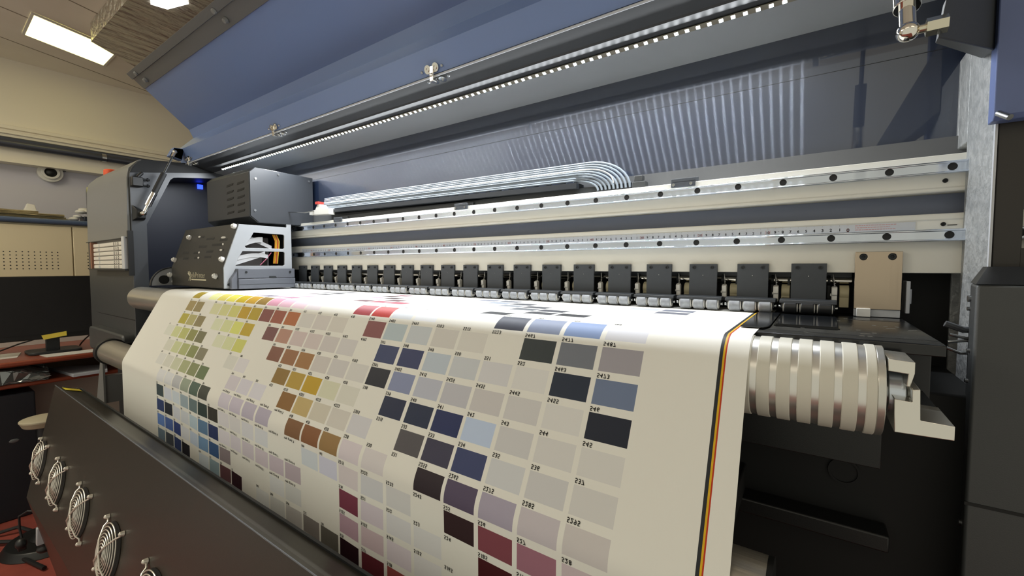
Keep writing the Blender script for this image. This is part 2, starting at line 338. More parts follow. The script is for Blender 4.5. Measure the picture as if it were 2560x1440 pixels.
def pinch(x):
    u = node('pinch_roller_unit', PR, (x, 0, 1.17))
    b = NB(); prism(b, [(-.0022, 1.1475), (-.0058, 1.1475), (-.0058, 1.2055), (-.0002, 1.2055), (-.0002, 1.190), (-.0022, 1.188)], 'x', x - .022, x + .022); obj('cover_plate', b, m_clamp, u, .0005)
    b = NB(); box(b, x - .018, x + .018, -.0061, -.0056, 1.1485, 1.1515); obj('plate_slot', b, m_ink, u)
    b = NB(); cyl(b, (x, -.0056, 1.1865), (x, -.0062, 1.1865), .0007, seg=10); obj('plate_dot', b, m_zinc, u)
    for q in (-.0142, .0142):
        b = NB(); screw(b, (x + q, -.0056, 1.1995), (0, -1, 0), .0027, .0022); obj('plate_screw', b, m_dark, u)
    b = NB(); prism(b, [(-.038, 1.1470), (-.036, 1.1515), (-.020, 1.1530), (-.012, 1.1500), (.030, 1.1530), (.030, 1.1475), (-.012, 1.1455)], 'x', x - .0345, x + .0345)
    for q in (-.0335, -.0125, .0085, .0295): box(b, x + q - .0011 + .002, x + q + .0011 + .002, -.034, -.024, 1.1385, 1.1480)
    obj('roller_yoke', b, m_dark, u, .0006)
    b = NB(); cyl(b, (x - .0355, -.030, 1.1413), (x + .0355, -.030, 1.1413), .0022, seg=12); obj('roller_axle', b, m_zinc, u)
    for q in (-.0208, 0, .0208):
        b = NB(); cyl(b, (x + q - .0080, -.030, 1.1410), (x + q + .0080, -.030, 1.1410), .0100, seg=32); r = obj('roller', b, m_rubblk if abs(x + .045) < .001 else m_rubber, u, .0014)
        b = NB(); ring(b, (x + q + .0080, -.030, 1.1410), (x + q + .0093, -.030, 1.1410), .0078, .0024, 24); ring(b, (x + q - .0093, -.030, 1.1410), (x + q - .0080, -.030, 1.1410), .0078, .0024, 24); obj('roller_bushing', b, m_white, u)
    b = NB(); prism(b, [(.002, 1.1460), (.002, 1.1580), (.000, 1.1590), (-.001, 1.1690), (.006, 1.1715), (.010, 1.1690), (.010, 1.1460)], 'x', x + .0285, x + .0355); box(b, x + .0270, x + .0285, .001, .006, 1.157, 1.161); obj('lever', b, m_white, u, .0008)
    b = NB(); tube(b, [(x + .0322, .006, 1.1705), (x + .0312, .010, 1.1790), (x + .0300, .012, 1.1890)], .0011, 8); tube(b, [(x + .0322 + .0016 * math.cos(t * .9), .006 + .0016 * math.sin(t * .9) + .0006 * t * .3, 1.1705 + .0004 * t) for t in range(24)], .0004, 6); obj('spring_rod', b, m_zinc, u)
    b = NB(); cyl(b, (x + .0385, .026, 1.1610), (x + .0500, .026, 1.1610), .0118, seg=32); box(b, x + .0385, x + .0500, .016, .036, 1.1400, 1.1610); obj('guide_wheel', b, m_cream, u, .0006)
    b = NB(); ring(b, (x + .0240, .03, 1.179), (x + .0275, .03, 1.179), .0085, .0047, 24); box(b, x + .0240, x + .0275, .024, .036, 1.1475, 1.172); box(b, x - .0275, x - .0245, .020, .036, 1.1475, 1.184); obj('shaft_collar', b, m_dark, u)
    return u
for k in range(20): pinch(-.045 - .074 * k)

# back panel, top cover and the light strip
b = NB(); box(b, -2.60, .42, .055, .058, 1.30, 1.574); BP = obj('back_panel', b, m_panel, PR)
b = NB(); box(b, -2.60, .42, .0546, .0551, 1.5025, 1.5032); obj('panel_line', b, m_dark, BP)  # thin dark line along the panel
b = NB(); prism(b, [(-.128, 1.600), (-.077, 1.5905), (-.0745, 1.5875), (.058, 1.572), (.10, 1.572), (.10, 1.615), (-.128, 1.604)], 'x', -2.08, .62); TC = obj('top_cover', b, m_cover, PR, smooth=10)
b = NB(); prism(b, [(-.0360, 1.58285), (.0548, 1.5722), (.0548, 1.5716), (-.0360, 1.58225)], 'x', -2.05, .42); obj('glare_underside', b, m_cover_glare, TC)  # paler rear underside, glare of the light strip put into its colour
LS = node('led_strip', PR, (-1.0, -.046, 1.582))
TL_ = math.radians(24); lu = Vector((math.cos(TL_), -math.sin(TL_))); ln = Vector((-math.sin(TL_), -math.cos(TL_)))   # strip leans towards the front
def lq(u, v): q = Vector((-.046, 1.5805)) + lu * u + ln * v; return (q.x, q.y)
b = NB(); prism(b, [lq(-.0042, 0), lq(.0042, 0), lq(.0042, -.0012), lq(.0050, -.0040), lq(-.0010, -.0030), lq(-.0042, -.0012)], 'x', -1.945, -.062); obj('strip_tape', b, m_pcb, LS)
def chip(b, x):
    n0 = len(b.faces); prism(b, [lq(-.0026, .0001), lq(-.0026, .0009), lq(.0026, .0009), lq(.0026, .0001)], 'x', x - .0026, x + .0026); b.faces.ensure_lookup_table()
    b.faces[n0 + 1].material_index = 1                          # the face turned down and forward gives off the light
b = NB(); chip(b, -.0665); c0 = obj('led', b, [m_white, m_led], LS, smooth=0)
for k in range(1, 100): dup(c0, LS, (-.016667 * k, 0, 0))
b = NB()
for k in range(100, 113): chip(b, -.0665 - .016667 * k)
o = obj('led', b, [m_white, m_led], LS, smooth=0); o['kind'] = 'stuff'
b = NB(); tube(b, [(-2.07, -.1305, 1.5985), (.62, -.1305, 1.5985)], .0022, 8); obj('joint_gasket', b, m_gasket, PR)

# lid
LI = node('lid', PR, (-.8, -.2, 1.75))
inner = [(-.131, 1.602), (-.148, 1.650), (-.089, 1.714), (-.1025, 1.7425), (-.281, 1.896)]
outer = [(-.272, 1.906), (-.092, 1.753), (-.074, 1.715), (-.134, 1.650), (-.122, 1.606)]
b = NB(); prism(b, inner + outer, 'x', -2.083, .62); obj('lid_panel', b, m_lid, LI, smooth=10)
d1 = Vector((.1785, -.1535)).normalized(); nn = Vector((-d1.y, d1.x)) * -1.0
if nn.y > 0: nn = -nn
P4 = Vector((-.281, 1.896))
def lp(t, h): q = P4 + d1 * t + nn * h; return (q.x, q.y)
b = NB(); prism(b, [lp(-.004, -.010), lp(-.004, .007), lp(.018, .007), lp(.0185, .003), lp(.058, .003), lp(.058, .0001), lp(.004, .0001), lp(.004, -.010)], 'x', -2.083, .62); obj('edge_stiffener', b, m_grey, LI, .0006, smooth=10)
for x in (-2.02, -1.37, -.72, -.07):
    for t, dx in ((.012, -.0), (.040, .012)):
        b = NB(); p = lp(t, .0035 if t > .02 else .0072); q = lp(t, .013); cyl(b, (x + dx, *p), (x + dx, *q), .0085, .006, 20); obj('lid_bolt', b, m_flap, LI, .001)
for x in (-1.999, -1.354, -.701, -.05):
    H = node('hinge', PR, (x, -.13, 1.60))
    f1 = Vector((-.0170, .048)).normalized(); n1 = Vector((-f1.y, f1.x)); f2 = Vector((.051, -.0095)).normalized(); n2 = Vector((f2.y, -f2.x))
    for f, n, p0 in ((f1, n1, Vector((-.1325, 1.602))), (f2, n2, Vector((-.126, 1.5992)))):
        b = NB()
        for q in (-.011, .011):
            c = p0 + f * .011; c2 = c + n * .0022
            cyl(b, (x + q, c.x, c.y), (x + q, c2.x, c2.y), .0088, seg=24); ring(b, (x + q, c2.x, c2.y), (x + q, (c2 + n * .001).x, (c2 + n * .001).y), .0048, .0030, 20)
        obj('hinge_leaf', b, m_chrome, H)
        for q in (-.030, .028):
            b = NB(); c = p0 + f * .010; c2 = c + n * .0016; cyl(b, (x + q, c.x, c.y), (x + q, c2.x, c2.y), .0032, .0024, 16); obj('rivet', b, m_zinc, H)
    b = NB(); cyl(b, (x - .002, -.1365, 1.5975), (x + .006, -.1365, 1.5975), .0055, seg=16); box(b, x - .003, x + .007, -.140, -.128, 1.585, 1.616); obj('knuckle', b, m_chrome, H, .001)

# gas struts
def strut(name, lo, hi, f):
    G = node(name, PR, lo); lo, hi = Vector(lo), Vector(hi); d = hi - lo; at = lambda t: lo + d * t
    b = NB(); ball(b, lo, .0085, seg=20); cyl(b, at(.02), at(.13), .0062, seg=20); obj('ball_joint', b, m_chrome, G)
    b = NB(); cyl(b, at(.115), at(.32), .0102, seg=28); obj('end_sleeve', b, m_chrome, G, .0008)
    b = NB(); cyl(b, at(.32), at(.64), .0092, seg=28); obj('cylinder', b, m_ink, G, .0008)
    b = NB(); cyl(b, at(.64), at(.94), .0036, seg=16); obj('piston_rod', b, m_dark, G)
    b = NB(); cyl(b, at(.92), at(1.0), .0055, seg=16); ball(b, hi, .0075, seg=16); obj('ball_joint', b, m_chrome, G)
    b = NB(); cyl(b, lo, lo + Vector((f * .014, 0, 0)), .0038, seg=12); cyl(b, lo + Vector((f * .012, 0, 0)), lo + Vector((f * .026, 0, 0)), .0075, seg=6); obj('stud', b, M('brass_stud', (214, 208, 188), .25, metal=1.), G)
    b = NB(); cyl(b, hi, hi + Vector((f * .02, 0, 0)), .0035, seg=12); obj('stud', b, m_zinc, G)
    return G
strut('gas_strut', (-2.0, -.276, 1.392), (-2.0, -.178, 1.628), -1)
strut('gas_strut', (.026, -.26, 1.412), (.026, -.165, 1.640), 1)
b = NB(); hull8(b, [(-2.026, -.290, 1.376), (-2.026, -.264, 1.376), (-2.026, -.264, 1.402), (-2.026, -.288, 1.405)], [(-2.046, -.2985, 1.366), (-2.046, -.262, 1.370), (-2.046, -.266, 1.405), (-2.046, -.2985, 1.425)]); obj('strut_mount', b, m_black, PR, .002)
b = NB(); hull8(b, [(-2.05, -.190, 1.615), (-2.05, -.150, 1.605), (-2.05, -.140, 1.650), (-2.05, -.175, 1.648)], [(-2.018, -.190, 1.615), (-2.018, -.150, 1.605), (-2.018, -.140, 1.650), (-2.018, -.175, 1.648)]); obj('strut_mount', b, m_lid, PR, .002)
b = NB(); hull8(b, [(.046, -.264, 1.400), (.046, -.250, 1.400), (.050, -.250, 1.432), (.050, -.264, 1.432)], [(.1165, -.110, 1.430), (.1165, -.05, 1.445), (.1165, -.05, 1.56), (.1165, -.110, 1.56)]); obj('strut_mount', b, m_house, PR, .001)

# left housing with the parking bay
HO = node('side_housing', PR, (-2.37, 0, 1.25))
prof = [(-.30, .935)] + [(-.30, .98)] + [(-.30, 1.52)] + arc(-.235, 1.525, .065, 180, 90, 8) + [(.33, 1.63)] + [(.33, .905), (-.27, .905)]
prof = [(-.30, .940), (-.30, 1.515)] + [(-.235 + .065 * math.cos(math.radians(a)), 1.525 + .068 * math.sin(math.radians(a))) for a in range(180, 89, -10)] + [(.33, 1.640), (.33, .905), (-.265, .905)]
b = NB(); xo = [(-2.056, 0), (-2.66, 0)]
ins = lambda p, d: (min(max(p[0], -.30 + d), .33 - d), min(max(p[1], .905 + d), 1.65 - d))
prism(b, prof, 'x', -2.052, -2.66, caps=(False, False)); 
A = [b.verts.new((-2.66, *p)) for p in prof]; B = [b.verts.new((-2.685, *ins(p, .025))) for p in prof]; n = len(prof)
for i in range(n): b.faces.new((A[i], A[(i + 1) % n], B[(i + 1) % n], B[i]))
b.faces.new(B); bmesh.ops.remove_doubles(b, verts=b.verts, dist=1e-5)
obj('outer_shell', b, m_house, HO, smooth=30)
bay = [(-.257, 1.10), (-.257, 1.357)] + [(-.250, 1.372), (-.181, 1.530), (-.170, 1.540), (-.155, 1.543), (.12, 1.580), (.12, 1.10)]
b = NB(); holed(b, prof, [bay], 'x', -2.052, -2.046); obj('side_plate', b, m_side, HO, smooth=20)
b = NB(); cp = [p for p in prof if p[1] > 1.53]; prism(b, [(-.2995, 1.537)] + cp[:-1] + [(.33, 1.640)], 'x', -2.0461, -2.0425); obj('shade_band', b, m_ink, HO, smooth=30)  # black sheet that paints the shadow along the top of the side plate
b = NB(); prism(b, bay, 'x', -2.0465, -2.205, caps=(False, True)); obj('bay_lining', b, m_navy, HO, smooth=20)
b = NB(); box(b, -2.2045, -2.199, -.039, -.020, 1.534, 1.552); obj('bay_display', b, m_blue, HO)
b = NB(); prism(b, [(-.3005, 1.308), (-.306, 1.303), (-.310, 1.303), (-.306, 1.520), (-.30, 1.555), (-.272, 1.588), (-.262, 1.592), (-.262, 1.586), (-.285, 1.560), (-.3005, 1.52)], 'x', -2.615, -2.058); obj('front_flap', b, m_flap, HO, .001, smooth=40)
b = NB(); box(b, -2.520, -2.053, -.3025, -.2995, 1.192, 1.304); obj('ink_bay', b, M('bay_grey', '8f8b86', .5), HO)
b = NB(); box(b, -2.520, -2.500, -.322, -.3025, 1.194, 1.302); obj('bay_edge', b, M('bay_edge_brown', '8a5f4a', .5), HO)
for k_, lb in enumerate(('lowest of the white ink cartridges stacked in the open bay of the side housing', 'white ink cartridge second from the bottom of the stack in the housing bay', 'white ink cartridge third from the bottom of the stack in the housing bay', 'white ink cartridge third from the top of the stack in the housing bay', 'white ink cartridge second from the top of the stack in the housing bay', 'topmost of the white ink cartridges stacked in the open bay of the side housing')):
    IC = thing('ink_cartridge', lb, 'ink cartridge', (-2.3, -.312, 1.1935 + .0172 * k_), 'white ink cartridges in the housing bay'); z = 1.1936 + .0172 * k_
    b = NB(); box(b, -2.496, -2.10, -.3165, -.3028, z, z + .0152); obj('cartridge_body', b, M('cartridge_white', 'dedad2', .3), IC, .003)
    b = NB(); box(b, -2.42 + .012 * (k_ % 2), -2.40, -.3172, -.3162, z + .002, z + .0132); obj('cartridge_band', b, m_gasket, IC)
    b = NB(); rr = random.Random(k_)
    for q in range(3): x = -2.20 + .026 * q; ring(b, (x, -.3164, z + .0076), (x, -.3169, z + .0076), .0062 - .001 * (q % 2), .0040, 14)
    obj('cartridge_mark', b, m_print, IC)
b = NB(); box(b, -2.085, -2.053, -.322, -.3025, 1.194, 1.310); obj('bay_cheek', b, m_tape, HO)
b = NB(); box(b, -2.54, -2.045, -.324, -.3005, 1.188, 1.193); box(b, -2.60, -2.045, -.318, -.3005, 1.304, 1.306); obj('bay_sill', b, m_dark, HO)
b = NB(); box(b, -2.045, -2.035, -.315, -.299, 1.17, 1.33); obj('latch_strip', b, m_black, HO)
b = NB(); prism(b, [(-2.60, 1.0085), (-2.46, 1.0060), (-2.05, 1.0060), (-2.05, 1.0095), (-2.46, 1.0085)], 'y', -.3008, -.2985); obj('cover_seam', b, m_ink, HO)
b = NB(); box(b, -2.640, -2.618, -.3012, -.299, 1.522, 1.546); obj('badge', b, M('badge_olive', 'a8a860', .5), HO)
b = NB(); prism(b, rrect(-2.53, -2.06, .862, .955, .02), 'y', -.335, -.10); obj('foot_cover', b, m_house, PR, .006)
b = NB(); cyl(b, (-2.62, -.222, 1.585), (-2.62, -.222, 1.633), .026, seg=24); obj('warning_beacon', b, M('beacon_orange', 'e0562a', .4), PR, .006)
SW = node('limit_switch', PR, (-2.04, -.27, 1.50))
b = NB(); box(b, -2.046, -2.02, -.300, -.268, 1.488, 1.522); cyl(b, (-2.03, -.284, 1.520), (-2.03, -.268, 1.540), .006); obj('switch_body', b, m_black, SW, .003)
for z in (1.494, 1.516):
    b = NB(); cyl(b, (-2.030, -.27, z), (-2.030, -.248, z), .0035, seg=12); cyl(b, (-2.030, -.256, z), (-2.030, -.252, z), .006, seg=12); obj('switch_pin', b, m_dark, SW)

# print carriage
CA = thing('print_carriage', 'black vented print carriage with white side frame parked by the side housing', 'print carriage', (-1.65, -.12, 1.135))
b = NB()
outer_ = [(-.237, 1.1365), (-.237, 1.199), (-.192, 1.330), (-.049, 1.330), (-.049, 1.386), (-.034, 1.386), (-.034, 1.1365)]
w1 = [(-.151, 1.307), (-.060, 1.306), (-.057, 1.303), (-.058, 1.262), (-.061, 1.260), (-.174, 1.259), (-.178, 1.265), (-.161, 1.289)]
w2 = [(-.184, 1.249), (-.060, 1.250), (-.057, 1.247), (-.058, 1.208), (-.061, 1.205), (-.205, 1.204), (-.198, 1.226)]
holed(b, outer_, [w1, w2], 'x', -1.4635, -1.469); obj('side_frame', b, M('painted_aluminium', (160, 163, 167), .45), CA, .0008, smooth=20)
b = NB(); prism(b, [(-.2385, 1.139), (-.2385, 1.199), (-.1935, 1.3315), (-.1915, 1.3305), (-.2365, 1.1985), (-.2365, 1.139)], 'x', -1.875, -1.4685); FC = obj('front_cover', b, M('cover_black', '2c2b27', .42, bump=((900, 900, 900), .05)), CA, .0004, smooth=20)
cn = Vector((0, -.947, .322))
def cov(x, z): return Vector((x, -.2385 + max(0, z - 1.199) * .3396, z))
for x0, x1, z in ((-1.735, -1.685, 1.300), (-1.66, -1.60, 1.291), (-1.555, -1.50, 1.284), (-1.70, -1.64, 1.267), (-1.60, -1.53, 1.270), (-1.82, -1.77, 1.249), (-1.725, -1.67, 1.247), (-1.625, -1.575, 1.249), (-1.535, -1.50, 1.252), (-1.80, -1.755, 1.229), (-1.705, -1.66, 1.230), (-1.625, -1.575, 1.232)):
    b = NB(); c0_, c1_ = cov(x0, z - .0035) + cn * .0002, cov(x1, z + .0035) + cn * .0002
    b.faces.new([b.verts.new(p) for p in (cov(x0, z - .0035) + cn * .0004, cov(x1, z - .0035) + cn * .0004, cov(x1, z + .0035) + cn * .0004, cov(x0, z + .0035) + cn * .0004)]); obj('vent_slot', b, m_ink, FC)
for x, z, w in ((-1.725, 1.301, .02), (-1.535, 1.291, .035), (-1.52, 1.270, .012), (-1.68, 1.247, .012), (-1.67, 1.230, .014), (-1.52, 1.252, .02)):
    b = NB(); p = cov(x, z) + cn * .0003; ball(b, p, .0045, w / .009, .5, .8, 10); obj('ribbon_end', b, m_white, FC)
for x, z in ((-1.80, 1.300), (-1.476, 1.322), (-1.862, 1.224), (-1.480, 1.222), (-1.880, 1.172), (-1.510, 1.172)):
    b = NB(); p = cov(x, z); cyl(b, p, p + cn * .010, .0085, .0075, 18); cyl(b, p + cn * .010, p + cn * .013, .0045, seg=6); obj('thumb_screw', b, m_white, FC, .001)
b = NB(); text(b, 'elkPrinter', .0175, lambda u, v: (-1.703 + u * .92, -.2389, 1.1665 + v)); box(b, -1.703, -1.588, -.2389, -.2386, 1.158, 1.1625)
for pts in ([(-1.726, 1.186), (-1.722, 1.176), (-1.712, 1.172)], [(-1.716, 1.187), (-1.714, 1.178), (-1.711, 1.172), (-1.709, 1.164), (-1.712, 1.156)], [(-1.728, 1.180), (-1.720, 1.174)], [(-1.707, 1.184), (-1.709, 1.176), (-1.712, 1.170)], [(-1.724, 1.157), (-1.716, 1.166), (-1.710, 1.170)]): tube(b, [(x, -.2388, z) for x, z in pts], .0016, 6)
obj('logo', b, M('logo_silver', 'c8c2a8', .4), FC, smooth=0, recalc=False)
b = NB(); box(b, -1.875, -1.47, -.2360, -.036, 1.1365, 1.1385); box(b, -1.875, -1.8725, -.2360, -.19, 1.139, 1.199); box(b, -1.875, -1.8725, -.19, -.036, 1.139, 1.331); box(b, -1.875, -1.475, -.19, -.036, 1.3295, 1.3315); box(b, -1.875, -1.475, -.042, -.036, 1.139, 1.3295); obj('chassis', b, m_dark, CA)
b = NB(); box(b, -1.86, -1.56, -.20, -.06, 1.145, 1.30); obj('print_head', b, M('head_grey', '6e6a68', .5), CA, .004)
HB = node('head_block', CA, (-1.45, -.12, 1.16))
b = NB(); box(b, -1.463, -1.443, -.207, -.036, 1.166, 1.1955); box(b, -1.463, -1.440, -.207, -.036, 1.1345, 1.1650); prism(b, [(-.224, 1.166), (-.207, 1.190), (-.207, 1.1345), (-.224, 1.1345)], 'x', -1.463, -1.447); obj('block_body', b, M('block_grey', '5d6068', .4), HB, .0015)
b = NB(); prism(b, [(-.118, 1.1655), (-.094, 1.1655), (-.098, 1.172), (-.118, 1.172)], 'x', -1.4432, -1.4420); box(b, -1.4402, -1.4395, -.205, -.038, 1.1475, 1.1482); obj('block_seam', b, m_dark, HB)
for y in (-.185, -.052):
    b = NB(); screw(b, (-1.443, y, 1.185), (1, 0, 0), .0035, .002); obj('block_screw', b, m_dark, HB)
b = NB(); screw(b, (-1.4635, -.225, 1.148), (1, 0, 0), .004, .003); obj('frame_screw', b, m_dark, CA)
rb_ = M('ribbon_white', 'd6d7d9', .45)
def ribbon(pts, w):
    b = NB(); P = [Vector(p) for p in pts]; A = [b.verts.new(p + Vector((0, 0, w / 2))) for p in P]; B = [b.verts.new(p - Vector((0, 0, w / 2))) for p in P]
    C_ = [b.verts.new(p + Vector((.001, 0, w / 2))) for p in P]; D = [b.verts.new(p + Vector((.001, 0, -w / 2))) for p in P]
    for i in range(len(P) - 1):
        for U, V_ in ((A, B), (D, C_), (C_, A), (B, D)): b.faces.new((U[i], U[i + 1], V_[i + 1], V_[i]))
    obj('ribbon_cable', b, rb_, CA, smooth=60)
ribbon([(-1.49, -.178 + .013 * i, 1.268 + .020 * math.sin(i * .33)) for i in range(6)], .016)
ribbon([(-1.485, -.20 + .013 * i, 1.212 + .0045 * i) for i in range(8)], .014)
ribbon([(-1.482, -.198 + .012 * i, 1.226 + .012 * math.sin(i * .3)) for i in range(9)], .012)
ribbon([(-1.50, -.165 + .012 * i, 1.300 - .0052 * i) for i in range(8)], .012)
for k, c in enumerate(('d08a1e', 'c7a22a', 'b8452c', 'd6b23a')):
    b = NB(); y = -.078 + .004 * k; tube(b, [(-1.488, y - .004, 1.305), (-1.484, y + .002, 1.285), (-1.483, y, 1.26), (-1.484, y - .003, 1.235), (-1.487, y - .004, 1.212)], .0019, 8); obj('wire', b, M('wire_%s' % 'abcd'[k], c, .45), CA)
b = NB(); tube(b, [(-1.484, -.09, 1.247), (-1.482, -.108, 1.225), (-1.485, -.125, 1.206)], .0014, 8); obj('wire', b, M('wire_pink', 'c46a86', .45), CA)
# electronics box above
EB = node('electronics_box', CA, (-1.66, -.05, 1.42))
b = NB(); prism(b, [(-.160, 1.357), (-.160, 1.493), (-.143, 1.509), (.045, 1.506), (.045, 1.340), (-.135, 1.338)], 'x', -1.775, -1.4655); obj('box_body', b, M('box_dark', '34373b', .42, bump=((900, 900, 900), .05)), EB, .0015)
b = NB(); prism(b, [(-.158, 1.359), (-.158, 1.492), (-.142, 1.5075), (.044, 1.5045), (.044, 1.342), (-.134, 1.340)], 'x', -1.4655, -1.4625); obj('side_cover', b, M('box_side_grey', (52, 55, 60), .38, bump=((900, 900, 900), .04)), EB)
for r in range(5):
    for x in (-1.62, -1.545):
        b = NB(); z = 1.464 - .022 * r; prism(b, [(x, z - .004), (x + .046, z - .001), (x + .050, z + .005), (x + .004, z + .003)], 'y', -.1608, -.1598); obj('louver_slot', b, m_ink, EB)
for y, z in ((-.142, 1.474), (-.072, 1.498), (-.146, 1.376), (.030, 1.492)):
    b = NB(); screw(b, (-1.4625, y, z), (1, 0, 0), .0035, .002); obj('box_screw', b, m_zinc, EB)
b = NB(); box(b, -1.76, -1.50, -.125, .03, 1.3318, 1.3405); obj('box_spacer', b, m_dark, EB)
b = NB(); prism(b, [(-.232 + .062 * math.cos(math.radians(q)), 1.137 + .060 * math.sin(math.radians(q))) for q in range(0, 181, 9)], 'x', -1.892, -1.884); obj('wheel_guard', b, M('guard_grey', '8e9092', .35), CA, .001)
b = NB(); prism(b, [(-.232 + .066 * math.cos(math.radians(q)), 1.137 + .064 * math.sin(math.radians(q))) for q in range(0, 181, 9)] + [(-.232 + .0625 * math.cos(math.radians(q)), 1.137 + .0605 * math.sin(math.radians(q))) for q in range(180, -1, -9)], 'x', -1.893, -1.881); obj('guard_edge', b, m_black, CA, .001)
b = NB(); cyl(b, (-1.8845, -.259, 1.157), (-1.8830, -.259, 1.157), .015, seg=28); obj('guard_hole', b, m_ink, CA)
for y, z in ((-.232, 1.150), (-.215, 1.162)):
    b = NB(); cyl(b, (-1.884, y, z), (-1.872, y, z), .006, .005, 14); obj('guard_bolt', b, m_white, CA)
b = NB(); box(b, -1.84, -1.50, -.036, -.0142, 1.232, 1.251); box(b, -1.84, -1.50, -.036, -.0142, 1.319, 1.338); obj('rail_slider', b, m_dark, CA)
b = NB(); tube(b, [(-1.4635, -.041, 1.381), (-1.44, -.035, 1.380), (-1.40, -.02, 1.377), (-1.372, -.005, 1.382)], .0018, 8); obj('link_rod', b, m_zinc, CA)
b = NB(); prism(b, [(-1.40, 1.3705), (-1.29, 1.366), (-1.29, 1.385), (-1.325, 1.387), (-1.335, 1.400), (-1.352, 1.402), (-1.366, 1.385), (-1.40, 1.382)], 'y', -.006, .016); obj('tube_bracket', b, m_white, CA, .001)
b = NB(); box(b, -1.362, -1.345, -.008, .012, 1.402, 1.410); obj('tube_plug', b, m_red, CA)

# ink tube bundle behind the beam
TB = node('ink_tube_bundle', PR, (-.85, .02, 1.39))
def tz(x, k): return 1.376 + .0042 * k + .020 * max(0, (-.36 - x)) / 1.0 * .62
for k in range(9):
    P = [(x, .016 + .0006 * k, tz(x, k)) for x in np.linspace(-1.352, -.42 - .004 * (8 - k), 14)]
    xe_ = P[-1][0]; z0 = P[-1][2]; rr = .020 + .0042 * k
    P += [(xe_ + (rr + .035) * math.sin(math.radians(a)), .020, z0 - (rr + .004) * (1 - math.cos(math.radians(a)))) for a in range(10, 91, 10)]
    b = NB(); tube(b, P, .0023, 8); obj('ink_tube', b, m_tubec, TB)
b = NB(); tube(b, [(x, .0125, tz(x, 4.5)) for x in np.linspace(-1.345, -.42, 14)] + [(-.42 + .058 * math.sin(math.radians(a)), .0125, tz(-.42, 4.5) - .032 * (1 - math.cos(math.radians(a)))) for a in range(10, 91, 10)], .0011, 8); obj('white_cord', b, m_white, TB)
for x in np.arange(-1.315, -.40, .0335):
    b = NB(); hull8(b, [(x - .006, .0205, tz(x, -.6)), (x + .006, .0205, tz(x, -.6)), (x + .006, .0240, tz(x, -.6)), (x - .006, .0240, tz(x, -.6))], [(x - .0035, .0235, tz(x, 8.4)), (x + .0035, .0235, tz(x, 8.4)), (x + .0035, .0270, tz(x, 8.4)), (x - .0035, .0270, tz(x, 8.4))]); obj('chain_link', b, m_tray, TB)
b = NB(); hull8(b, [(-1.36, .010, tz(-1.36, -3.2)), (-1.36, .044, tz(-1.36, -3.2)), (-1.36, .044, tz(-1.36, -1)), (-1.36, .010, tz(-1.36, -1))], [(-.44, .010, 1.3605), (-.44, .044, 1.3605), (-.44, .044, 1.372), (-.44, .010, 1.372)]); obj('chain_tray', b, m_tray, TB)
b = NB(); box(b, -1.30, -.33, .022, .040, 1.3472, 1.362); obj('tray_support', b, m_dark, TB)
b = NB(); box(b, -.325, -.300, .012, .030, 1.3472, 1.3605); box(b, -.322, -.306, .014, .028, 1.3605, 1.372); obj('chain_end', b, m_house, TB, .001)

# right frame post and cabinet
RP = node('frame_post', PR, (.13, -.05, .75))
b = NB(); box(b, .1175, .139, -.109, .0008, .30, 1.482); box(b, .1175, .139, .047, .30, .30, 1.482); box(b, .1175, .139, .0008, .047, 1.36, 1.482); obj('post_plate', b, m_galv, RP, .0015)
b = NB(); box(b, .1195, .1405, -.112, -.1092, 1.19, 1.47); obj('post_front', b, m_brown, RP, .0008)
b = NB(); box(b, .1165, .1185, -.1135, -.1088, 1.19, 1.47); obj('edge_strip', b, m_gasket, RP)
RC = node('side_cabinet', PR, (.35, -.14, .6))
b = NB(); prism(b, [(.094, -.180), (.62, -.180), (.62, -.113), (.112, -.113), (.104, -.113)], 'z', 0, 1.183); obj('cabinet_body', b, m_house, RC, .003)
b = NB(); hull8(b, [(.094, -.180, 1.1832), (.62, -.180, 1.1832), (.62, -.112, 1.1832), (.104, -.112, 1.1832)], [(.113, -.128, 1.2005), (.62, -.128, 1.2005), (.62, -.112, 1.2005), (.113, -.112, 1.2005)]); obj('shoulder', b, m_black, RC)
b = NB(); box(b, .0935, .62, -.1806, -.1795, .9600, .9632); obj('cabinet_seam', b, m_ink, RC)
for y, z in ((-.128, 1.166), (-.145, 1.112), (-.14, 1.079), (-.125, 1.155), (-.15, .928)):
    b = NB(); t = (y + .18) / .067; cyl(b, (.094 + .010 * t, y, z), (.0915 + .010 * t, y, z), .0036 if z in (1.166, .928) else .0022, seg=12); obj('cabinet_screw', b, m_zinc, RC)
b = NB(); prism(b, [(-.129, 1.352), (-.133, 1.357), (-.1335, 1.95), (-.1135, 1.95), (-.1135, 1.352)], 'x', .1105, .62); obj('blue_cover', b, M('blue_cover_paint', (92, 106, 148), .45), RC, .001)
b = NB(); cyl(b, (.113, -.136, 1.358), (.119, -.146, 1.350), .003, seg=12); obj('cover_bolt', b, m_zinc, RC)
b = NB(); box(b, .14, .62, -.112, -.02, 1.2, 1.22); obj('upper_cabinet', b, m_brown, RC)
for p, q in (((.084, -.12, 1.137), (.099, -.12, 1.131)), ((.088, -.12, 1.125), (.101, -.12, 1.122)), ((.087, -.12, 1.1165), (.10, -.12, 1.119)), ((.086, -.12, 1.110), (.097, -.12, 1.105))):
    b = NB(); tube(b, [p, q, (.114, -.112, q[2])], .0016 if p[2] < 1.13 else .0035, 8); obj('wire_end', b, m_zinc if p[2] < 1.13 else m_side, RP)
b = NB(); box(b, .075, .092, -.118, -.098, .835, .860); box(b, .078, .1172, -.105, -.10, .80, .835); obj('cable_clamp', b, M('clamp_beige', '9a9384', .5), PR, .001)

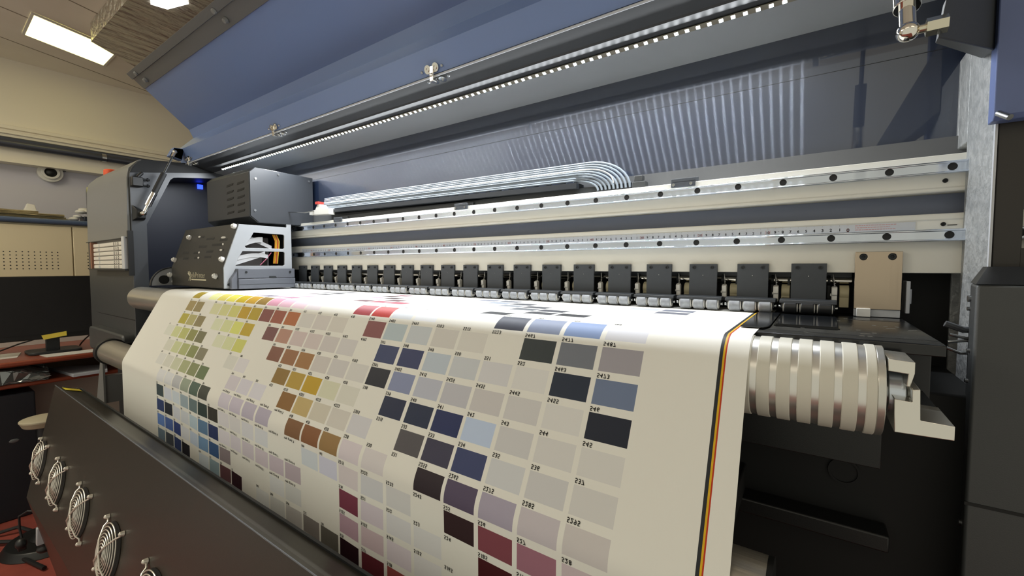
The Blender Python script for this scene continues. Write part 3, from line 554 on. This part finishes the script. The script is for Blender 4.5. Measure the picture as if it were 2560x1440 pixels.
# ---------------------------------------------------------------- the printed paper
RY, RZ, RR = -.285, 1.0895, .0405; TY, TZ, TR = -.38, .913, .039
D = np.array([TY - RY, TZ - RZ]); L = np.linalg.norm(D); an = math.atan2(D[1], D[0]); ph = math.acos((RR - TR) / L)
nv = min(([math.cos(an + s * ph), math.sin(an + s * ph)] for s in (-1, 1)), key=lambda v: v[0]); a1 = math.atan2(nv[1], nv[0]) % (2 * math.pi)
T1 = np.array([RY, RZ]) + RR * np.array(nv); T2 = np.array([TY, TZ]) + TR * np.array(nv)
S1 = RR * (a1 - math.pi / 2); LN = float(np.linalg.norm(T2 - T1)); S2 = S1 + LN; S3 = S2 + TR * (math.pi - a1)
def pp(s, h=0.0):
    if s < 0: y, z, n = RY - s, RZ + RR, (0, 1)
    elif s < S1: a = math.pi / 2 + s / RR; n = (math.cos(a), math.sin(a)); y, z = RY + RR * n[0], RZ + RR * n[1]
    elif s < S2: y, z = T1 + (T2 - T1) * (s - S1) / LN; n = nv
    elif s < S3: a = a1 + (s - S2) / TR; n = (math.cos(a), math.sin(a)); y, z = TY + TR * n[0], TZ + TR * n[1]
    else: y, z, n = TY - TR, TZ - (s - S3), (-1, 0)
    return float(y + n[0] * h), float(z + n[1] * h)
kc = [0, 1, 3, 5, 6, 7, 12, 14, 18, 22, 25]; kx = [-.2375, -.2922, -.4017, -.5092, -.5645, -.6201, -.8848, -.9945, -1.2015, -1.4140, -1.5730]
CX = lambda c: float(np.interp(c, kc, kx)); CW = .0484; RS = lambda r: .0455 + .0380 * r - (.0); RH = .0289
INK_ = {}
def row(n, cols, ref=(192, 183, 160)):
    INK_[n] = {c: tuple(min(.9, .80 * lin1(a / 255) / lin1(w / 255)) for a, w in zip(rgb, ref)) for c, rgb in cols.items()}
F = (238, 240, 243)
row(-7,{0:(120,125,140),1:(185,190,205),2:(225,228,235),6:(110,115,125),7:(130,135,150),8:(205,215,228),12:(150,110,120),16:(120,120,125),17:(150,150,155)},F)
row(-6,{0:(115,118,130),1:(215,220,232),5:(80,84,92),6:(150,160,175),7:(210,220,230),12:(70,50,55),13:(215,180,190),14:(235,215,220),16:(95,95,100),17:(140,140,145)},F)
row(-5,{0:(208,213,228),1:(222,226,235),4:(85,88,95),5:(140,146,155),6:(205,212,222),11:(70,55,60),12:(205,160,172),13:(230,205,212),16:(90,90,95),17:(160,155,160)},F)
row(-4,{0:(222,225,232),3:(80,82,90),4:(110,115,122),5:(205,214,224),6:(225,230,234),10:(100,70,75),11:(200,170,178),12:(230,215,220),16:(185,170,180),17:(200,195,200)},F)
row(-3,{0:(225,226,230),1:(228,228,230),2:(55,57,62),3:(72,74,80),4:(205,208,212),9:(170,75,95),10:(165,80,98),11:(105,70,78),12:(225,205,208),15:(190,160,175),16:(205,190,200)},F)
row(-2,{0:(222,222,222),1:(224,224,224),2:(212,214,216),3:(200,203,207),4:(62,64,68),8:(200,188,186),9:(215,205,203),10:(225,220,216),15:(175,130,155),16:(190,165,180),17:(120,112,132),18:(190,185,190)},F)
row(-1,{0:(208,206,202),1:(128,146,176),2:(128,136,152),3:(62,64,72),6:(222,222,216),7:(210,212,208),8:(176,52,44),9:(158,62,66),12:(222,212,206),13:(224,198,198),14:(218,178,184),15:(208,150,162),16:(140,112,52),17:(185,145,45),18:(190,165,35),19:(215,205,85),20:(212,198,95),21:(226,226,150),23:(160,138,48)},(225,222,210))
row(0,{0:(135,126,116),1:(98,97,92),2:(46,49,44),4:(183,173,148),5:(176,166,143),6:(165,163,148),7:(150,155,142),8:(108,58,52),10:(180,169,144),11:(178,166,144),12:(180,170,147),13:(145,82,42),14:(128,68,48),15:(110,62,52),16:(152,126,36),17:(160,125,32),18:(175,165,88),19:(176,168,105),20:(180,172,122),22:(125,108,66),23:(135,115,68)})
row(1,{0:(92,99,107),1:(33,38,44),2:(186,177,154),3:(178,170,152),4:(168,164,148),5:(156,158,148),6:(34,40,66),7:(38,46,70),9:(176,166,146),10:(172,160,140),11:(174,157,137),12:(172,152,133),13:(150,110,85),14:(98,62,54),16:(158,130,35),17:(182,176,85),18:(178,174,115),19:(183,178,135),21:(118,104,66),22:(150,138,82),23:(150,135,50)})
row(2,{0:(27,29,34),1:(184,175,152),2:(174,165,145),3:(170,160,141),4:(160,153,140),5:(155,151,143),6:(112,114,124),7:(26,27,32),8:(179,170,147),9:(173,163,143),10:(172,160,138),11:(132,92,50),12:(125,85,52),13:(108,70,50),16:(172,165,80),17:(178,174,120),18:(183,177,137),20:(100,94,62),21:(120,115,62),22:(155,150,82),23:(172,168,110),24:(184,177,148)})
row(3,{0:(182,173,150),1:(180,171,149),2:(172,164,145),3:(158,164,164),4:(29,36,62),5:(27,34,48),6:(28,33,48),8:(182,173,145),9:(178,170,132),10:(158,124,30),11:(150,120,46),12:(118,90,42),15:(184,174,156),16:(182,174,148),19:(112,104,76),20:(115,115,66),21:(145,143,86),22:(168,165,112),23:(180,172,142)})
row(4,{0:(178,169,147),1:(172,164,145),2:(174,168,150),3:(50,54,74),4:(52,48,56),5:(72,66,60),7:(176,168,152),8:(176,165,140),9:(172,160,130),10:(160,135,80),11:(115,80,38),13:(181,172,158),14:(178,168,156),15:(174,162,149),18:(88,96,60),19:(112,112,70),20:(140,138,92),21:(168,163,125),22:(178,170,142),23:(184,176,152)})
row(5,{0:(172,160,140),1:(165,152,138),2:(140,128,125),3:(72,60,68),4:(38,28,28),6:(180,168,149),7:(180,165,150),8:(125,95,52),9:(112,72,40),10:(105,72,42),12:(150,138,134),13:(155,143,138),14:(165,152,145),15:(172,160,150),17:(58,58,46),18:(70,82,64),19:(125,128,100),20:(155,150,135),21:(180,174,156),22:(184,177,158)})
row(6,{0:(170,150,135),1:(130,85,85),2:(105,52,52),3:(40,22,20),5:(175,167,147),6:(172,165,148),7:(178,163,145),8:(172,165,158),9:(172,170,155),12:(178,172,155),13:(180,172,155),14:(182,172,152),15:(183,172,154),16:(45,40,30),17:(38,48,40),18:(85,95,85),19:(128,135,125),20:(172,172,158),21:(176,172,160),22:(52,60,55)},(190,181,158))
row(7,{1:(60,22,22),2:(55,15,15),4:(175,166,146),5:(172,163,145),6:(168,152,140),7:(95,42,48),10:(150,132,122),11:(160,142,132),12:(165,148,136),13:(165,150,138),14:(172,158,145),15:(178,165,150),16:(35,42,65),17:(75,95,105),18:(145,152,142),19:(165,160,145),20:(167,161,148),21:(32,34,36),22:(40,50,75)},(182,172,150))
row(8,{4:(172,162,142),5:(168,152,138),6:(158,135,122),7:(140,110,105),10:(165,157,136),11:(172,164,144),15:(110,95,85),16:(45,65,85),17:(90,110,120),18:(150,152,145),19:(168,161,145),20:(40,50,80),21:(60,75,105),22:(75,95,125)},(176,166,144))
row(9,{4:(150,110,100),5:(110,50,40),6:(70,25,25),7:(25,8,10),8:(72,65,50),9:(95,85,70),10:(135,125,105),11:(150,142,120),12:(160,152,130),14:(36,18,18),15:(72,45,40),16:(105,115,105),17:(150,148,132),19:(20,18,18),20:(35,42,62),21:(52,52,48),22:(80,88,85)},(165,155,132))
WHITE = hexc('e9e8e2'); STR = [(-.1133, -.1101, '2a2c30'), (-.1101, -.1083, 'd8ae1e'), (-.1083, -.1069, 'b83318')]
xs = {-1.706, -.0872}; ss = {-.325, .52}
cells = {}
for c in range(25): xs |= {CX(c), CX(c) + CW - .0006 * c / 22}
for r in range(-7, 10): ss |= {RS(r), RS(r) + RH}
for a, b_, h in STR: xs |= {a, b_}
ss |= {0.0, S1, S2, S3} | {S1 * i / 14 for i in range(14)} | {S2 + (S3 - S2) * i / 6 for i in range(6)} | {S3 + .02 * i for i in range(1, 13)}
def uniq(v):
    v = sorted(v); o = [v[0]]
    for q in v[1:]:
        if q - o[-1] > 2e-4: o.append(q)
    return o
xs, ss = uniq(xs), uniq(ss)
def ink(x, s):
    for a, b_, h in STR:
        if a < x < b_: return hexc(h)
    r = math.floor((s - RS(0)) / .0380)
    if RS(r) <= s <= RS(r) + RH and r in INK_:
        for c, rgb in INK_[r].items():
            if CX(c) < x < CX(c) + CW: return rgb
    return WHITE
def ripple(x, s): return .0012 * max(0, min(1, (s - S2) / .08)) * math.sin(x * 21 + .7) + .0004 * max(0, min(1, (s - S3) / .05)) * math.sin(x * 64)
b = NB(); V = []
for s in ss:
    y, z = pp(s); V.append([b.verts.new((x, y - ripple(x, s), z)) for x in xs])
colr = []
for i in range(len(ss) - 1):
    for j in range(len(xs) - 1):
        b.faces.new((V[i][j], V[i + 1][j], V[i + 1][j + 1], V[i][j + 1])); colr.append(ink((xs[j] + xs[j + 1]) / 2, (ss[i] + ss[i + 1]) / 2))
m_paper = M('printed_paper', 'e9e8e2', .5, spec=.25, bump=((45, 7, 7), .05)); nt = m_paper.node_tree; at = nt.nodes.new('ShaderNodeAttribute'); at.attribute_name = 'ink'
nt.links.new(at.outputs['Color'], nt.nodes['Principled BSDF'].inputs['Base Color'])
PA = obj('printed_paper', b, m_paper, None, smooth=60, recalc=False)
tag(PA, 'white paper web printed with rows of colour swatches, draped over the front roller', 'printed paper')
la = PA.data.color_attributes.new('ink', 'FLOAT_COLOR', 'CORNER'); buf = np.ones((len(colr), 4, 4), dtype=np.float32); buf[:, :, :3] = np.array(colr, dtype=np.float32)[:, None, :]; la.data.foreach_set('color', buf.ravel())
NUM = {0: '5487 5477 5467 5523 5513 5503 5493 5483 5140 418 413 412 411', 1: '5473 5463 552 551 550 549 548 547 4192 4142 4132 4122 4112', 2: '546 5455 5445 5435 5425 5415 5405 5397 4195 431 430 429 424', 3: '545 544 543 542 541 540 539 538 420 428 427 421 425',
       4: '537 536 535 534 533 532 5315 5305 4222 4212 4202 4215 423', 5: '5295 5285 5275 5265 5255 531 530 528 420 419 418', 6: '528 527 526 525 5245 5235 5225 5215', 7: '520 5195 5185 524 523 522 521 516', 8: '5205 5190 5175 5165 5155 5145 5135 5125', 9: '511 512 513 519 514 518 517 515'}
b = NB()
def put(s_, x, s, h): text(b, s_, h, lambda u, v: ((x + u), pp(s - h + v, .0005)[0] - ripple(x + u, s), pp(s - h + v, .0005)[1]), bold=.00009)
for r in range(-1, 10):
    for c in range(25):
        filled = c in INK_.get(r, {}); s = RS(r) - .0012
        nums = NUM.get(r, '').split()
        if c < len(nums): put(nums[c], CX(c), s, .0050)
        elif c in (10, 11, 12, 13, 14, 15) and r in (5, 6, 7, 8): put('cmy grad %d' % ((c * 3 + r) % 11), CX(c), s, .0042)
        elif filled: put(str(100 + (c * 37 + r * 11) % 300), CX(c) + .001, s, .0042)
obj('lettering', b, m_print, PA, smooth=0, recalc=False)

# ---------------------------------------------------------------- fan box in front of the paper
FB = thing('drying_fan_box', 'long dark brown sheet metal fan box standing in front of the hanging paper', 'fan box', (-1.15, -.52, 0))
b = NB(); prism(b, [(-.458, .800), (-.500, .8145), (-.5145, .8245), (-.588, .491), (-.533, .207), (-.470, .207)], 'x', -2.01, .06); obj('box_shell', b, m_fan, FB, .0015, smooth=10)
b = NB(); tube(b, [(-2.01, -.5148, .8252), (.06, -.5148, .8252)], .0012, 6); obj('front_edge', b, m_side, FB)
b = NB(); box(b, -2.0, .06, -.461, -.4565, .70, .805); obj('rear_flange', b, m_dark, FB)
b = NB(); hull8(b, [(-1.985, -.4645, .8036), (-1.945, -.4645, .8036), (-1.945, -.503, .8180), (-1.985, -.503, .8180)], [(-1.985, -.4645, .8042), (-1.945, -.4645, .8042), (-1.945, -.503, .8186), (-1.985, -.503, .8186)]); obj('warning_label', b, m_yel, FB)
b = NB(); hull8(b, [(-1.998, -.4645, .8036), (-1.987, -.4645, .8036), (-1.987, -.503, .8180), (-1.998, -.503, .8180)], [(-1.998, -.4645, .8045), (-1.987, -.4645, .8045), (-1.987, -.503, .8189), (-1.998, -.503, .8189)]); obj('label_bar', b, m_ink, FB)
b = NB()
for y, z in ((-.466, .8045), (-.498, .816)): cyl(b, (-2.003, y, z), (-2.003, y - .0006, z + .0018), .003, seg=12)
obj('end_rivet', b, m_zinc, FB)
for x in (-1.55, -.6):
    b = NB(); box(b, x - .03, x + .03, -.60, -.43, 0, .03); box(b, x - .02, x + .02, -.525, -.475, .03, .21); obj('stand_leg', b, m_black, FB, .003)
eu = Vector((0, .2163, .9763)); en = Vector((0, -.9763, .2163)); ex = Vector((1, 0, 0)); fc = lambda x: Vector((x, -.5605, .6155))
def P(x, u, v, h): return fc(x) + ex * u + eu * v + en * h
for x in (-1.945, -1.70, -1.455, -1.21, -.965, -.72):
    G = node('fan_guard', FB, fc(x))
    b = NB(); N = 40; b.faces.new([b.verts.new(P(x, .056 * math.cos(2 * math.pi * i / N), .056 * math.sin(2 * math.pi * i / N), .0009)) for i in range(N)]); obj('fan_opening', b, m_ink, G)
    b = NB()
    for k in range(8):
        r = .0125 + .0060 * k; h = .0165 - .009 * (r / .056) ** 3
        tube(b, [P(x, r * math.cos(2 * math.pi * i / 48), r * math.sin(2 * math.pi * i / 48), h) for i in range(48)], .0012, 6, closed=True)
    obj('guard_ring', b, m_wire, G)
    for s in (1, -1):
        b = NB(); tube(b, [P(x, -.052 * s, .052, .003), P(x, -.044 * s, .044, .0035), P(x, -.0385 * s, .0385, .010), P(x, -.02 * s, .02, .0185), P(x, 0, 0, .0195), P(x, .02 * s, -.02, .0185), P(x, .0385 * s, -.0385, .010), P(x, .044 * s, -.044, .0035), P(x, .052 * s, -.052, .003)], .0018, 8); obj('guard_arm', b, m_wire, G)
        for q in (1, -1):
            b = NB(); c = P(x, .052 * s, .052 * q, .001); cyl(b, c, c + en * .005, .0052, .0045, 16); ball(b, c + en * .005, .0044, seg=12); obj('guard_screw', b, m_wire, G)
CP = node('power_cable', FB, (-2.03, -.57, .35))
b = NB(); tube(b, [(-2.0, -.55, .43), (-2.03, -.585, .44), (-2.06, -.60, .42), (-2.065, -.600, .38), (-2.055, -.597, .345)], .003, 8); obj('cord', b, m_black, CP)
b = NB(); hull8(b, [(-2.03, -.572, .325), (-2.03, -.548, .325), (-2.012, -.548, .325), (-2.012, -.572, .325)], [(-2.03, -.570, .380), (-2.03, -.552, .380), (-2.012, -.552, .380), (-2.012, -.570, .380)]); obj('connector', b, m_gasket, CP, .002)
b = NB(); ball(b, (-2.02, -.556, .308), .017, 1, 1, .8); cyl(b, (-2.02, -.556, .30), (-2.02, -.556, .325), .009); obj('plug', b, m_black, CP)
b = NB(); ball(b, (-2.05, -.600, .335), .017, 1, .8, 1); box(b, -2.062, -2.04, -.608, -.59, .315, .345); obj('plug', b, m_black, CP, .002)

# ---------------------------------------------------------------- ceiling lamps and duct
m_near = M('yellow_diffuser', 'ffffff', .6, emit=((1., .87, .30), 3.2))
def lamp(label, q, mat=None):
    cx = sum(p[0] for p in q) / 4; cy = sum(p[1] for p in q) / 4
    t = thing('ceiling_lamp', label, 'ceiling lamp', (cx, cy, 2.5), 'ceiling lamps')
    up4 = lambda k, z: [(cx + (p[0] - cx) * k, cy + (p[1] - cy) * k, z) for p in q]
    b = NB(); hull8(b, up4(1.0, 2.4985), up4(1.0, 2.4915)); obj('diffuser', b, mat or m_lamp, t, smooth=0)
    b = NB(); o_, i_ = up4(1.06, 2.4905), up4(1.0, 2.4905); O, I = [b.verts.new(p) for p in o_], [b.verts.new(p) for p in i_]
    O2, I2 = [b.verts.new((p[0], p[1], 2.4995)) for p in o_], [b.verts.new((p[0], p[1], 2.4995)) for p in i_]
    for k in range(4):
        l = (k + 1) % 4
        for f in ((O[k], O[l], I[l], I[k]), (O[k], O2[k], O2[l], O[l]), (I[k], I[l], I2[l], I2[k])): b.faces.new(f)
    obj('lamp_frame', b, m_white, t, smooth=0)
lamp('yellowish square ceiling lamp shining above the wall beam, beside the air duct', [(-3.353, -.332), (-3.488, .022), (-3.811, .026), (-3.675, -.326)], m_near)
for x, y in ((-2.2, -2.0), (-.4, -2.0), (1.3, -1.6)): lamp('ceiling lamp over the aisle in front of the printer', [(x - .6, y - .3), (x + .6, y - .3), (x + .6, y + .3), (x - .6, y + .3)])
m_fill_lamp = M('fill_diffuser', 'ffffff', .6, emit=((1., .92, .72), FILL_LAMP))
lamp('unseen ceiling lamp added to brighten the desk end of the room', [(-3.3, -1.9), (-2.1, -1.9), (-2.1, -1.3), (-3.3, -1.3)], m_fill_lamp)  # out-of-view lamp added to brighten the cabinet and wall behind the desk
b = NB(); hull8(b, [(-1.2, -.145, 2.4), (-1.2, .75, 2.4), (-3.95, .75, 2.4), (-3.23, -.145, 2.4)], [(-1.2, -.145, 2.4985), (-1.2, .75, 2.4985), (-3.95, .75, 2.4985), (-3.23, -.145, 2.4985)])
m_foil = M('duct_foil', (214, 208, 196), .28, metal=.8, bump=((22, 7, 22), 1.0, .05)); AD = obj('air_duct', b, m_foil, None, smooth=0)
tag(AD, 'crinkled silver and beige air duct hanging under the ceiling beside the square lamp', 'air duct')
t = thing('ceiling_lamp', 'small bright white lamp set in the underside of the air duct', 'ceiling lamp', (-2.47, -.02, 2.4))
b = NB(); hull8(b, [(-2.545, -.078, 2.3985), (-2.43, -.09, 2.3985), (-2.40, .02, 2.3985), (-2.53, -.02, 2.3985)], [(-2.545, -.078, 2.393), (-2.43, -.09, 2.393), (-2.40, .02, 2.393), (-2.53, -.02, 2.393)]); obj('diffuser', b, M('white_lamp', 'ffffff', .5, emit=((1, .97, .9), 9.)), t, smooth=0)

b = NB()
for k in range(-6, 8):                                          # joints between the ceiling boards
    o_ = Vector((-3.514 - .42 * k, -.153 - .012 * k)); d_ = Vector((-.357, .934)); n_ = Vector((.934, .357)) * .004
    hull8(b, [(*(o_ - d_ * 2.2 + n_), 2.4990), (*(o_ + d_ * 3 + n_), 2.4990), (*(o_ + d_ * 3 - n_), 2.4990), (*(o_ - d_ * 2.2 - n_), 2.4990)], [(*(o_ - d_ * 2.2 + n_), 2.4999), (*(o_ + d_ * 3 + n_), 2.4999), (*(o_ + d_ * 3 - n_), 2.4999), (*(o_ - d_ * 2.2 - n_), 2.4999)])
struct('trim_2', b, M('joint_brown', (150, 140, 124), .8))

# ---------------------------------------------------------------- wall things
b = NB(); tube(b, [(-4.165, -4.0, 1.968), (-4.165, 3.0, 1.968)], .024, 14); tube(b, [(-4.18, -4.0, 1.998), (-4.18, 3.0, 1.998)], .014, 10)
PI_ = thing('wall_pipe', 'pair of dark conduits clipped along the cream beam on the wall', 'pipe', (-4.17, -.5, 1.972)); obj('conduit', b, M('conduit_blue', '4c4f5c', .35, metal=.4), PI_)
for y in (.083, -1.2):
    b = NB(); ring(b, (-4.165, y - .012, 1.968), (-4.165, y + .012, 1.968), .029, .0245, 20); box(b, -4.2, -4.165, y - .012, y + .012, 1.945, 1.955); obj('pipe_clip', b, m_zinc, PI_)
t = thing('dome_camera', 'round white dome camera on the grey wall under the cream beam', 'dome camera', (-4.3, -.166, 1.835))
b = NB(); ring(b, (-4.30, -.166, 1.835), (-4.262, -.166, 1.835), .062, .034, 32); ring(b, (-4.30, -.166, 1.835), (-4.25, -.166, 1.835), .045, .030, 32); obj('housing', b, m_white, t, .003)
b = NB(); ball(b, (-4.275, -.166, 1.835), .032, seg=20); obj('dome', b, m_black, t)
b = NB(); tube(b, [(-4.285, -.125, 1.85), (-4.275, -.095, 1.86), (-4.299, -.085, 1.88)], .006, 8); obj('cable_gland', b, m_grey, t)

# beige cabinet against the wall and what lies on it
CB = thing('storage_cabinet', 'beige metal cabinet with rows of small holes and a blue-grey top', 'cabinet', (-3.95, -.5, 0))
b = NB(); box(b, -4.295, -3.705, -1.9, .55, 0, 1.45); obj('body', b, M('cabinet_beige', (224, 211, 178), .5), CB, .002)
for y0, y1 in ((-1.05, -.1765), (-.1715, .545)):
    b = NB(); box(b, -3.7055, -3.69, y0, y1, .08, 1.440); DR = obj('door', b, M('cabinet_beige'), CB, .003)
    b = NB()
    for i in range(10):
        for j in range(6):
            y = (-.447 + .0231 * i) if y0 < -.5 else (-.110 + .0231 * i); z = 1.287 - .0192 * j
            cyl(b, (-3.6905, y, z), (-3.6895, y, z), .0032, seg=8)
    obj('hole_pattern', b, m_dark, DR)
b = NB(); prism(b, rrect(-3.99, -3.67, 1.4505, 1.480, .012), 'y', -1.9, .56); box(b, -4.295, -3.8, -1.9, .56, 1.4505, 1.480); obj('cabinet_top', b, M('cabinet_blue', '4a5a76', .4), CB)
m_wrap = M('clear_wrapped_paper', 'cdbf98', .3, spec=.6, bump=((60, 25, 60), .6))
for k, (y0, y1, z0, z1, d, lb) in enumerate(((-1.3, -.185, 1.481, 1.500, .0, 'lowest wrapped paper pack on the cabinet top, with loose clear film along its edge'), (-1.2, -.195, 1.5005, 1.515, .02, 'middle yellowish wrapped paper pack in the pile on the cabinet'), (-1.1, -.30, 1.5155, 1.527, .01, 'uppermost thin paper pack in the pile, under the white box'))):
    b = NB(); g = bmesh.ops.create_grid(b, x_segments=10, y_segments=60, size=1); rr = random.Random(k)
    b.free(); b = NB(); box(b, -4.05, -3.76 + d, y0, y1, z0, z1); bmesh.ops.subdivide_edges(b, edges=b.edges[:], cuts=14, use_grid_fill=True)
    for v in b.verts:
        if v.co.z > z0 + .002: v.co.z += rr.uniform(-.002, .0004)
        v.co.x += rr.uniform(-.006, .006)
    tag(obj('wrapped_paper_pack', b, m_wrap, None, smooth=0), lb, 'paper pack', 'wrapped paper packs on the cabinet')
b = NB(); hull8(b, [(-3.84, -.345, 1.5275), (-3.84, -.293, 1.5275), (-3.90, -.293, 1.5275), (-3.90, -.345, 1.5275)], [(-3.85, -.329, 1.576), (-3.85, -.300, 1.570), (-3.89, -.300, 1.570), (-3.89, -.329, 1.576)]); tag(obj('folded_carton', b, m_white, None, .002), 'small white folded carton standing on the paper packs', 'carton')
t = thing('cleaning_cloth', 'crumpled white cloth lying on the cabinet top over a dark box', 'cloth', (-3.79, -.13, 1.5345))
b = NB(); rr = random.Random(5)
for (y, z, r) in ((-.170, 1.489, .012), (-.148, 1.495, .02), (-.132, 1.512, .018), (-.118, 1.541, .022), (-.09, 1.545, .022), (-.06, 1.545, .022), (-.10, 1.558, .02), (-.07, 1.564, .018)): ball(b, (-3.79 + rr.uniform(-.02, .02), y, z), r, 1.5, 1.2, .62, 14)
obj('cloth_folds', b, m_white, t)
b = NB(); box(b, -3.84, -3.725, -.112, .02, 1.481, 1.512); tag(obj('small_box', b, M('box_blue_black', '1d2330', .4), None, .003), 'small dark blue box on the cabinet top under the white cloth', 'box')

# desk with monitor
DK = thing('desk', 'red-brown desk with a lower shelf standing in front of the beige cabinet', 'desk', (-3.35, -.6, 0))
m_wood = M('desk_wood', '84402c', .3, bump=((3, 60, 3), .04)); m_pale = M('desk_panel', (176, 168, 156), .6)
b = NB(); box(b, -3.68, -3.075, -1.8, .10, .735, .760); obj('desk_top', b, m_wood, DK, .008)
b = NB(); box(b, -3.68, -3.12, -1.8, .06, .628, .648); obj('shelf', b, m_wood, DK, .006)
b = NB(); box(b, -3.40, -3.385, -1.75, .06, 0, .628); obj('back_board', b, m_pale, DK)
b = NB(); box(b, -3.68, -3.662, -1.8, .10, .7605, 1.02); obj('rear_screen', b, M('screen_pale', (204, 200, 194), .6), DK)
for y in (-1.78, .06):
    b = NB(); box(b, -3.66, -3.13, y, y + .03, 0, .735); obj('side_board', b, m_pale, DK)
b = NB(); hull8(b, [(-3.40, -.34, .649), (-3.23, -.140, .649), (-3.068, -.172, .649), (-3.07, -.30, .649)], [(-3.40, -.34, .664), (-3.23, -.140, .664), (-3.068, -.172, .664), (-3.07, -.30, .664)]); GB = obj('laminate_board', b, M('board_pale', 'b7bdc6', .4), None, .001); tag(GB, 'thin pale blue board lying on the desk shelf', 'board')
b = NB(); box(b, 0, 1, 0, 1, 0, 1); bmesh.ops.subdivide_edges(b, edges=b.edges[:], cuts=18, use_grid_fill=True); rr = random.Random(9)
for v in b.verts: x, y, z = v.co; v.co = Vector((-3.42 + .30 * x + rr.uniform(-.01, .01), -.95 + .57 * y + rr.uniform(-.012, .012), .649 + (.060 if z > .5 else .0) * (.5 + .5 * math.sin(7 * y + 3 * x)) * (z > .02) + (rr.uniform(.0, .016) if z > .02 else 0)))
tag(obj('bubble_wrap', b, M('clear_bubble_film', '8b8f8e', .12, spec=.8, metal=.55), None, smooth=0), 'crumpled shiny bubble wrap on the desk shelf', 'bubble wrap')
MO = thing('monitor', 'wide black monitor seen from the front on the desk, yellow note on its lower edge', 'monitor', (-3.24, -.5, .7605))
b = NB(); box(b, -3.265, -3.225, -1.05, -.10, .836, 1.154); obj('casing', b, m_black, MO, .004)
b = NB(); box(b, -3.2255, -3.2235, -1.04, -.11, .862, 1.148); obj('screen', b, M('screen_black', '0c0d10', .6), MO)
b = NB(); box(b, -3.262, -3.240, -.365, -.315, .770, .86); obj('stand_neck', b, m_dark, MO, .003)
b = NB(); prism(b, rrect(-3.36, -3.20, -.43, -.235, .03), 'z', .7605, .774); obj('stand_foot', b, m_dark, MO, .003)
b = NB(); hull8(b, [(-3.2235, -.382, .856), (-3.2235, -.292, .868), (-3.221, -.292, .846), (-3.221, -.375, .834)], [(-3.2225, -.382, .856), (-3.2225, -.292, .868), (-3.219, -.292, .846), (-3.219, -.375, .834)]); tag(obj('sticky_note', b, M('note_yellow', 'd8c34a', .6), None), 'yellow sticky note stuck to the lower edge of the black monitor', 'sticky note')
b = NB(); hull8(b, [(-3.415, -.90, .7605), (-3.375, -.436, .7605), (-3.205, -.468, .7605), (-3.222, -.90, .7605)], [(-3.415, -.90, .7622), (-3.375, -.436, .7622), (-3.205, -.468, .7622), (-3.222, -.90, .7622)]); tag(obj('paper_sheet', b, m_white, None), 'white paper sheet on the desk nearer the bubble wrap', 'paper sheet', 'paper sheets on the desk')
b = NB(); hull8(b, [(-3.195, -.395, .7605), (-3.095, -.383, .7605), (-3.085, -.06, .7605), (-3.19, -.06, .7605)], [(-3.195, -.395, .7625), (-3.095, -.383, .7625), (-3.085, -.06, .7625), (-3.19, -.06, .7625)]); tag(obj('paper_sheet', b, m_white, None), 'white paper sheet on the desk in front of the monitor stand', 'paper sheet', 'paper sheets on the desk')
for pts, lb in (([(-3.45, -.56, .763), (-3.44, -.50, .772), (-3.42, -.44, .800), (-3.38, -.36, .83), (-3.268, -.33, .86)], 'thin black cable rising from the desk behind the monitor, beside the loose sheet'), ([(-3.40, -.215, .763), (-3.38, -.21, .78), (-3.36, -.20, .80), (-3.33, -.18, .83), (-3.268, -.17, .87)], 'thin black cable rising from the desk behind the monitor, beside the side housing')):
    b = NB(); tube(b, pts, .0035, 8); tag(obj('cable', b, m_black, None), lb, 'cable', 'monitor cables')
TW = thing('computer_tower', 'dark blue-black computer tower on the floor under the desk', 'computer tower', (-3.2, -.7, 0))
b = NB(); box(b, -3.375, -3.125, -.92, -.425, 0, .60); obj('case', b, M('tower_blue_black', '161a22', .5), TW, .006)
b = NB(); ball(b, (-3.1245, -.500, .378), .012, .3, 1.4, .8, 14); obj('power_button', b, m_grey, TW)
ST = thing('stool', 'round stool with a pale cushion behind the end of the fan box', 'stool', (-2.75, -.44, 0))
b = NB(); cyl(b, (-2.75, -.45, .52), (-2.75, -.45, .548), .062, .074, 40); ball(b, (-2.75, -.45, .545), .074, 1, 1, .22, 32); obj('seat', b, M('cushion_beige', 'a89f88', .6), ST, .004)
b = NB(); cyl(b, (-2.75, -.45, .05), (-2.75, -.45, .52), .022, seg=20); obj('post', b, m_dark, ST)
b = NB(); cyl(b, (-2.75, -.45, .0), (-2.75, -.45, .03), .15, .13, 40); cyl(b, (-2.75, -.45, .03), (-2.75, -.45, .06), .06, .03, 24); obj('foot', b, m_black, ST, .003)
for pts, lb in (([(-2.95, -.75, .012), (-2.9, -.6, .02), (-2.8, -.5, .012), (-2.6, -.45, .012), (-2.4, -.38, .012)], 'black cable looping over the red floor near the stool'), ([(-3.0, -.62, .012), (-2.95, -.52, .03), (-2.85, -.47, .014), (-2.7, -.55, .012), (-2.5, -.5, .012)], 'black cable lying under the stool on the red floor')):
    b = NB(); tube(b, pts, .008, 8); tag(obj('floor_cable', b, m_black, None), lb, 'cable')
